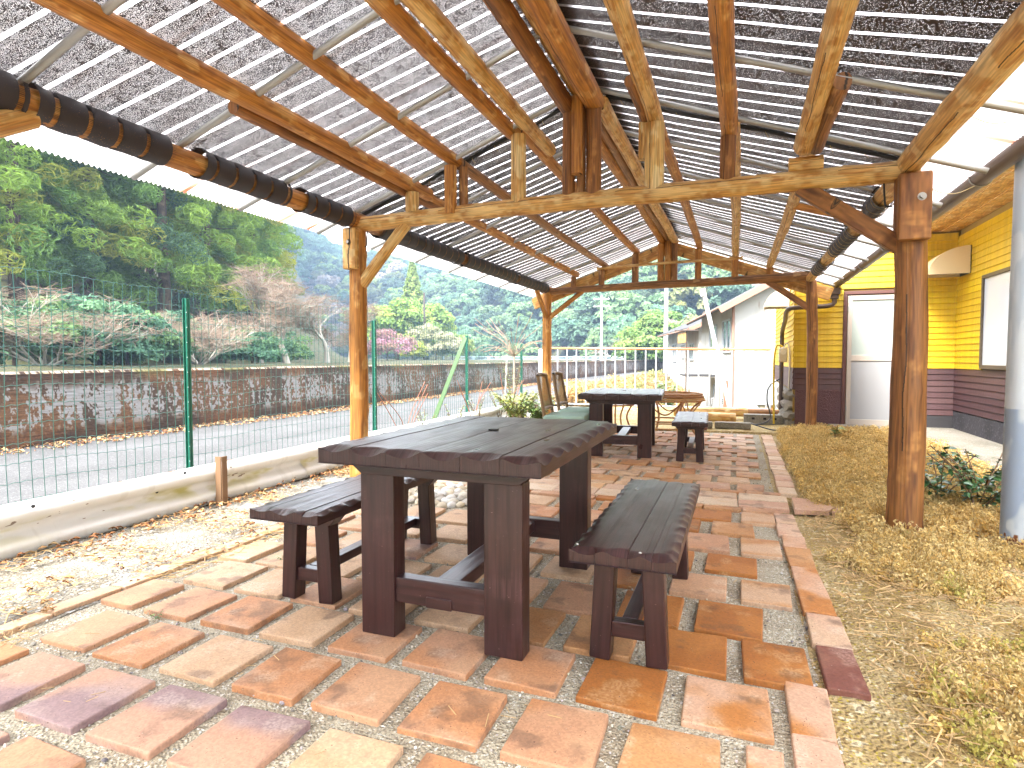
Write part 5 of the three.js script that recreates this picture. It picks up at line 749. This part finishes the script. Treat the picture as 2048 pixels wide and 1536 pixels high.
// single trees that stand out before the hill
function tree(name, label, x, z, crown, m, trunkH, r, group, s = 1, y0) { const t = thing(name, label, 'tree', [x, y0 ?? land(x, z), z], group, rr(0, 6)); t.scale.setScalar(s); part(t, 'trunk', log([0, -0.4, 0], [0, trunkH, 0], r, r * 0.5, { rs: 8, step: 0.5 }), BARK); const c = part(t, 'crown', crown, m); return t; }
{
  const G1 = crownGeo(21, 3.9, 8.2, 70, 150, 0.24, [[0.3, 0.42, 0.08], [0.24, 0.36, 0.08], [0.36, 0.43, 0.09]], 0.05), G2 = crownGeo(22, 2.6, 3.6, 44, 110, 0.17, [[0.28, 0.34, 0.09], [0.24, 0.32, 0.09]], 0.05), G3 = crownGeo(23, 3, 4, 44, 110, 0.17, [[0.4, 0.37, 0.24], [0.36, 0.36, 0.2]], 0.05), G4 = crownGeo(24, 2.4, 3, 40, 120, 0.13, [[0.55, 0.3, 0.36], [0.5, 0.28, 0.3], [0.4, 0.26, 0.2]], 0.05);
  seed = 31; const cone = foliage(Array.from({ length: 60 }, (_, k) => { const t = k / 60, R = 2.2 * (1 - t) + 0.2, a = k * 2.4; return [Math.cos(a) * R * 0.7, 3 + t * 8.5, Math.sin(a) * R * 0.7, 0.9 * (1.1 - t), 0.7, 0.9 * (1.1 - t), 120, pick([[0.3, 0.38, 0.1], [0.25, 0.34, 0.08]])]; }), 0.2, { top: true, hollow: 0.4 });
  seed = 33;
  const at = (px, d) => { const t = Math.atan((1024 - px) / 1200) + 20.6 * Math.PI / 180; return [-Math.sin(t) * d, -Math.cos(t) * d]; };
  let p = at(795, 68); tree('round_tree', 'round bright green tree left of the dark utility pole', ...p, G1, leafM, 3, 0.25, 'bright trees by the bridge'); p = at(850, 70); tree('round_tree', 'round bright green tree right of the dark utility pole', ...p, G1, leafM, 3, 0.25, 'bright trees by the bridge', 0.95); p = at(826, 74); tree('conical_tree', 'pointed light green tree rising between the two round trees', ...p, cone, leafM, 6, 0.2);
  p = at(872, 62); tree('pale_shrub', 'pale olive shrub right of the round green trees', ...p, G3, leafM, 1, 0.1, 'shrubs by the bridge'); p = at(905, 64); tree('pale_shrub', 'dull green shrub at the bridge end, behind the leaning bar', ...p, G2, leafM, 1, 0.1, 'shrubs by the bridge', 0.9); p = at(828, 58); tree('yellow_shrub', 'small yellow green shrub at the left end of the bridge', ...p, G2, LEAF({ color: L(1.4, 1.2, 0.8) }), 0.8, 0.08, 'shrubs by the bridge', 0.55); p = at(775, 50); tree('blossom_tree', 'pink blossoming bush left of the bridge', ...p, G4, leafM, 0.8, 0.1, undefined, 0.9);
  const R1 = crownGeo(25, 3.2, 6.5, 60, 130, 0.22, [[0.2, 0.32, 0.07], [0.26, 0.35, 0.09], [0.16, 0.26, 0.07]], 0.05); seed = 35; p = at(1315, 52); tree('broad_tree', 'broad green tree left of the far white house', ...p, R1, leafM, 2.5, 0.22, 'trees by the white houses', 0.9); p = at(1290, 57); tree('broad_tree', 'broad green tree behind the tall utility pole', ...p, R1, leafM, 2.5, 0.22, 'trees by the white houses', 0.85); p = at(1255, 60); tree('broad_tree', 'lower broad tree at the foot of the hill, left of the tall pole', ...p, G2, leafM, 1, 0.12, 'trees by the white houses', 1.3);
  // understory on the far bank
  const U = [crownGeo(26, 1.5, 2.2, 46, 200, 0.075, [[0.12, 0.25, 0.13], [0.15, 0.28, 0.14], [0.08, 0.18, 0.1]], 0.0), crownGeo(27, 1.7, 2.0, 46, 200, 0.075, [[0.1, 0.2, 0.1], [0.16, 0.27, 0.1]], 0.0)];
  seed = 36; for (const [px, d, s, label] of [[30, 20, 1.10, 'glossy green bush at the left edge above the river wall'], [200, 21, 1.10, 'bushy evergreen with bluish leaves left of the spreading bare shrub'], [255, 21.5, 0.98, 'low evergreen bush under the cedars, beside the bare shrub'], [130, 23, 1.04, 'dark green bush behind the bleached twigs on the far bank'], [505, 24.5, 0.72, 'dark bush under the pinkish bare tree'], [330, 25, 1.04, 'shaded green bush behind the fence post'], [450, 26, 0.98, 'green bush right of the spreading bare shrub'], [80, 26, 1.0, 'tall shaded bush among the first cedar trunks'], [400, 28, 1.0, 'tall shaded bush between cedar trunks behind the fence post'], [560, 31, 0.9, 'green bush behind the stump of the bare tree']]) { const [x, z] = at(px, d); const t = thing('bush', label, 'bush', [x, land(x, z) - 0.15, z], 'bushes on the far bank', rr(0, 6)); t.scale.setScalar(s); part(t, 'crown', pick(U), leafM); part(t, 'stem', rod([0, -0.3, 0], [0, 1.2, 0], 0.06, 6, 0.03), BARK); }
  // bare shrubs and trees
  const bareTree = (name, label, x, z, o, twig, y0, m = GREYBARK) => { const t = thing(name, label, name.includes('shrub') ? 'shrub' : 'tree', [x, y0 ?? land(x, z) - 0.1, z], 'bare trees on the far bank', rr(0, 6)); const stems = [], tips = []; for (let k = 0; k < (o.stems ?? 1); k++) { const a = k * 6.283 / (o.stems ?? 1) + rr(0, 0.8); const b = branches({ ...o, dir: o.stems > 1 ? V(Math.cos(a) * (o.lean ?? 1), 1, Math.sin(a) * (o.lean ?? 1)) : V(rr(-0.2, 0.2), 1, rr(-0.2, 0.2)) }); stems.push(b.geo); tips.push(...b.tips); } part(t, 'branches', merge(stems), m); if (twig) part(t, 'twigs', merge(tips.flatMap((q) => Array.from({ length: twig }, () => rod(q, q.clone().add(V(rr(-1, 1), rr(-0.35, 0.55), rr(-1, 1)).multiplyScalar(o.twigLen ?? 0.35)), o.tr ?? 0.006, 3, 0.003)))), TWIG); return t; };
  seed = 51; p = at(90, 19.5); bareTree('bare_shrub', 'bleached spreading bare shrub at the far left above the wall', ...p, { r: 0.045, len: 0.9, levels: 3, kids: 3, wander: 0.22, spread: 0.75, flat: 0.4, stems: 7, lean: 1.6, rmin: 0.008, twigLen: 0.4, tr: 0.005 }, 7);
  seed = 52; p = at(400, 22); bareTree('bare_shrub', 'spreading bare shrub with pale curving stems behind the fence post', ...p, { r: 0.045, len: 0.8, levels: 3, kids: 3, wander: 0.25, spread: 0.7, flat: 0.6, stems: 8, lean: 1.3, rmin: 0.008, twigLen: 0.35, tr: 0.005 }, 7);
  seed = 53; p = at(575, 24.5); bareTree('bare_tree', 'pinkish bare tree with lichened limbs right of the cedars', ...p, { r: 0.14, len: 1.15, levels: 4, kids: 3, wander: 0.2, spread: 0.85, rmin: 0.01, twigLen: 0.5, tr: 0.007 }, 7);
  seed = 54; p = at(655, 27.5); bareTree('bare_tree', 'pale bare tree beside the near left pavilion post', ...p, { r: 0.13, len: 1.05, levels: 4, kids: 3, wander: 0.22, spread: 0.9, rmin: 0.01, twigLen: 0.5, tr: 0.007 }, 7);
  seed = 55; p = at(520, 26.5); bareTree('bare_tree', 'tall bare tree in front of the cedar edge', ...p, { r: 0.15, len: 1.5, levels: 4, kids: 3, wander: 0.18, spread: 0.75, rmin: 0.01, twigLen: 0.5, tr: 0.007 }, 7);
  seed = 56; p = at(700, 31); bareTree('bare_tree', 'lower bare tree half hidden by the near left pavilion post', ...p, { r: 0.13, len: 1.0, levels: 4, kids: 3, wander: 0.2, spread: 0.9, rmin: 0.01, twigLen: 0.5, tr: 0.007 }, 7);
  seed = 57; p = at(1270, 63); bareTree('bare_tree', 'whitish bare tree on the hill foot above the railing', p[0], p[1], { r: 0.24, len: 2.6, levels: 4, kids: 3, wander: 0.2, spread: 0.8, rmin: 0.025, twigLen: 0.9, tr: 0.02 }, 5, undefined, mat(L(0.4, 0.36, 0.33)));
  // young weeping tree tied to stakes by the fence
  seed = 58; const yt = thing('young_tree', 'young bare weeping tree with long thin shoots beside the far left post', 'tree', [-4.0, 0, -10.75]); const yb = []; for (let k = 0; k < 34; k++) { const a = rr(0, 6.283), l = rr(0.35, 0.8), up = rr(-0.15, 0.75); yb.push(tube([V(0, 1.12, 0), V(Math.cos(a) * l * 0.35, 1.2 + up * 0.45, Math.sin(a) * l * 0.35), V(Math.cos(a) * l * 0.75, 1.2 + up * 0.75, Math.sin(a) * l * 0.75), V(Math.cos(a) * l, 1.2 + up * (up > 0.3 ? 1 : 0.2), Math.sin(a) * l)], 0.0045, 4, 10)); }
  part(yt, 'trunk', rod([0, -0.05, 0], [0, 1.15, 0], 0.026, 8, 0.02), GREYBARK); part(yt, 'shoots', merge(yb), mat(L(0.3, 0.2, 0.14), { roughness: 0.8 }));
  single('plant_stake', rod([-4.14, 0, -10.6], [-4.1, 1.15, -10.65], 0.02, 8), WHITE, { label: 'thin pale stake on the left of the young weeping tree', category: 'stake' });
}
// plants with single leaves
const ovalLeaf = grid(3, 5, (u, v) => { const w = Math.sin(Math.PI * Math.pow(v, 0.85)) * 0.5 + 0.01, x = (u - 0.5) * w; return [x, 0.35 * Math.abs(x) * 0.7 - 0.25 * v * v, v]; }, (p, u, v) => [u, v]);
function leafy(name, label, pos, o) { // stems carrying oval leaves; each leaf a face set of its own, joined per plant
  const t = thing(name, label, o.cat ?? 'shrub', pos, o.group, rr(0, 6)), stems = [], leaves = [];
  for (let k = 0; k < o.stems; k++) { const a = rr(0, 6.283), l = o.h * rr(0.6, 1.1), tip = V(Math.cos(a) * l * o.spread, l, Math.sin(a) * l * o.spread), mid = V(tip.x * 0.35, l * 0.55, tip.z * 0.35), c = new THREE.CatmullRomCurve3([V(rr(-1, 1) * (o.base ?? 0.03), 0, rr(-1, 1) * (o.base ?? 0.03)), mid, tip]); stems.push(new THREE.TubeGeometry(c, 8, o.sr ?? 0.004, 5)); for (let j = 0; j < o.leaves; j++) { const p = c.getPoint(rr(0.25, 1)), g = ovalLeaf.clone(), s = o.size * rr(0.6, 1.25); g.scale(s * 0.95, s, s); g.rotateX(rr(-0.7, 0.35)); g.rotateZ(rr(-0.4, 0.4)); g.rotateY(rr(0, 6.283)); g.translate(p.x, p.y, p.z); leaves.push(g); } }
  part(t, 'stems', merge(stems), o.stemM ?? mat(L(0.2, 0.12, 0.07))); const gs = [[], [], []]; leaves.forEach((g, i) => gs[i % 3].push(g)); gs.forEach((g, i) => { if (g.length) part(t, 'leaves', merge(g), o.mats[i % o.mats.length]); }); return t;
}
seed = 77;
const LG = [[0.05, 0.16, 0.05], [0.08, 0.21, 0.07], [0.035, 0.11, 0.04]].map((c) => pmat(L(c[0], c[1], c[2]), { roughness: 0.35, transmission: 0.25, thickness: 0, clearcoat: 0.3 })), LY = [[0.3, 0.36, 0.06], [0.22, 0.3, 0.05], [0.38, 0.38, 0.07]].map((c) => pmat(L(c[0], c[1], c[2]), { roughness: 0.5, transmission: 0.35, thickness: 0 })), LM = [[0.2, 0.3, 0.07], [0.13, 0.24, 0.06], [0.28, 0.34, 0.1]].map((c) => pmat(L(c[0], c[1], c[2]), { roughness: 0.5, transmission: 0.35, thickness: 0 }));
for (const [x, z, h, label] of [[1.58, -4.95, 0.42, 'glossy green shrub by the steel pole, nearest the pole'], [1.42, -5.25, 0.36, 'glossy green shrub by the steel pole, next to the log post'], [1.75, -5.5, 0.4, 'glossy green shrub by the steel pole, rearmost of the three']]) leafy('evergreen_shrub', label, [x, 0.0, z], { stems: 11, h, spread: 0.75, leaves: 16, size: 0.075, mats: LG, base: 0.05, group: 'glossy shrubs by the steel pole' });
leafy('seedling', 'small sprouting plant with a few large leaves before the door', [1.2, 0.0, -8.75], { stems: 2, h: 0.24, spread: 0.25, leaves: 6, size: 0.1, mats: LM, cat: 'plant' });
leafy('yellow_green_bush', 'yellow green leafy bush behind the cane chairs', [-3.42, 0, -9.3], { stems: 56, h: 0.52, spread: 0.8, leaves: 34, size: 0.065, mats: [...LY], base: 0.38 }); leafy('green_bush', 'green leafy bush between far left post and chairs', [-3.0, 0, -9.15], { stems: 34, h: 0.44, spread: 0.7, leaves: 28, size: 0.075, mats: LM, base: 0.15 }); leafy('climbing_plant', 'light green climber growing up by the young tree', [-3.86, 0, -10.3], { stems: 9, h: 1.0, spread: 0.18, leaves: 22, size: 0.055, mats: LM, cat: 'plant' });
for (const [z, h, label] of [[-6.75, 0.42, 'low weed sprouting over the guard rail at the foot of the leaning bar'], [-7.6, 0.46, 'low weed over the guard rail just right of the leaning bar'], [-8.4, 0.5, 'low weed over the guard rail before the third fence post'], [-9.3, 0.52, 'taller weed over the guard rail next to the yellow green bush']]) leafy('weed', label, [-3.72, 0, z], { stems: 7, h, spread: 0.35, leaves: 14, size: 0.045, mats: LM, base: 0.06, cat: 'weed', group: 'weeds along the guard rail' });
for (const [x, z, label] of [[-2.3, -1.82, 'tiny green weed in a tile joint, left of the left bench'], [-2.32, -2.6, 'tiny weed in a tile joint behind the left bench front leg']]) leafy('joint_weed', label, [x, -0.02, z], { stems: 4, h: 0.035, spread: 0.8, leaves: 6, size: 0.014, sr: 0.001, mats: LM, cat: 'weed' });
{ // red bare stems by the fence
  seed = 78; for (const [z, lean, label] of [[-6.3, 0.5, 'thin red bare stems just right of the second fence post'], [-8.3, 0.45, 'thin red bare stems right of the leaning bar'], [-9.9, 0.4, 'thin red bare stems beside the young weeping tree']]) { const g = []; for (let k = 0; k < 5; k++) g.push(tube([V(0, 0, 0), V(rr(-0.05, 0.05), 0.35, lean * rr(0.2, 0.6) * (k % 2 ? 1 : -1)), V(rr(-0.1, 0.1), rr(0.6, 0.85), lean * rr(0.6, 1.2) * (k % 2 ? 1 : -1))], 0.0045, 5, 12)); const o = single('red_shrub', merge(g), mat(L(0.34, 0.14, 0.09)), { label, category: 'shrub', group: 'red stemmed shrubs by the fence' }); o.position.set(-3.74, 0, z); }
}
{ // dry golden ground cover
  seed = 91; const tuft = foliage(Array.from({ length: 7 }, () => [rr(-0.03, 0.03), rr(0.004, 0.035), rr(-0.03, 0.03), 0.018, 0.015, 0.018, 15, [1, 1, 1]]), 0.0055, { aspect: 0.6, hollow: 0.2 });
  const list = [], cols = []; while (list.length < 15000) { const x = rr(0.44, 2.9), z = rr(-1.3, -9.9), n = fbm(x * 2.2 + 70, z * 2.2 + 70, 1e5, 1e5, 4, 41); let dens = z < -4.9 ? sstep(0.5, 0.62, x + 0.02 * z * 0) * (x < 1.95 ? 1 : sstep(2.3, 1.95, x)) : sstep(0.6, 1.05, x + 0.9 * (n - 0.5)) * 0.75; if (x < 0.75 && z < -8.2) dens *= 0.2; if (Math.hypot(x - 0.98, z + 4.33) < 0.11) continue; if (rnd() > dens * sstep(0.3, 0.5, n)) continue; const s = rr(0.8, 1.7) * (z < -4.2 ? 1.15 : 0.9), g = fbm(x * 3 + 10, z * 3 + 5, 1e5, 1e5, 3, 43); const mo = 0.05 * sstep(0.45, 1.1, x) * sstep(-2, -6, z); list.push([x, mo - 0.022, z, rr(-0.2, 0.2), rr(0, 6.3), rr(-0.2, 0.2), s, s * rr(0.8, 1.5)]); const c = z > -4.2 && g > 0.6 && rnd() < 0.35 ? [0.5, 0.44, 0.1] : pick([[0.66, 0.47, 0.16], [0.72, 0.55, 0.24], [0.58, 0.38, 0.11], [0.66, 0.5, 0.2]]), k = rr(0.8, 1.2); cols.push(L(c[0] * k, c[1] * k, c[2] * k)); }
  scatter('dry_ground_cover', tuft, pmat(0xffffff, { vertexColors: true, roughness: 0.9, transmission: 0.3, thickness: 0 }), list, { kind: 'stuff', label: 'dry golden ground cover between paving and yellow house', category: 'ground cover' }, cols);
  // brown weeds on the slope below the road
  seed = 93; const w2 = foliage(Array.from({ length: 14 }, () => [rr(-0.25, 0.25), rr(0.05, 0.35), rr(-0.25, 0.25), 0.12, 0.14, 0.12, 16, [1, 1, 1]]), 0.06, { aspect: 0.3, hollow: 0.2 }); const l2 = [], c2 = []; for (let k = 0; k < 420; k++) { const x = rr(-4.2, -1.6), z = rr(-14.2, -34); if (x > -2.4 && rnd() < 0.6) continue; l2.push([x, land(x, z), z, 0, rr(0, 6), 0, rr(0.7, 1.4)]); const c = pick([[0.4, 0.24, 0.09], [0.34, 0.25, 0.1], [0.3, 0.3, 0.1], [0.48, 0.3, 0.12]]); c2.push(L(...c)); }
  scatter('slope_weeds', w2, pmat(0xffffff, { vertexColors: true, roughness: 0.9, transmission: 0.3, thickness: 0 }), l2, { kind: 'stuff', label: 'brown weeds on the slope between road and white houses', category: 'weeds' }, c2);
  seed = 94; leafy('reed_clump', 'green leafy clump before the far white house', [-2.1, -0.9, -19.5], { stems: 30, h: 1.25, spread: 0.35, leaves: 30, size: 0.14, mats: LM, base: 0.3, cat: 'plant' });
}
// ---------------------------------------------------------------- haze
scene.fog = new THREE.FogExp2(0xbcd9fb, 0.0015);
renderer.render(scene, camera);
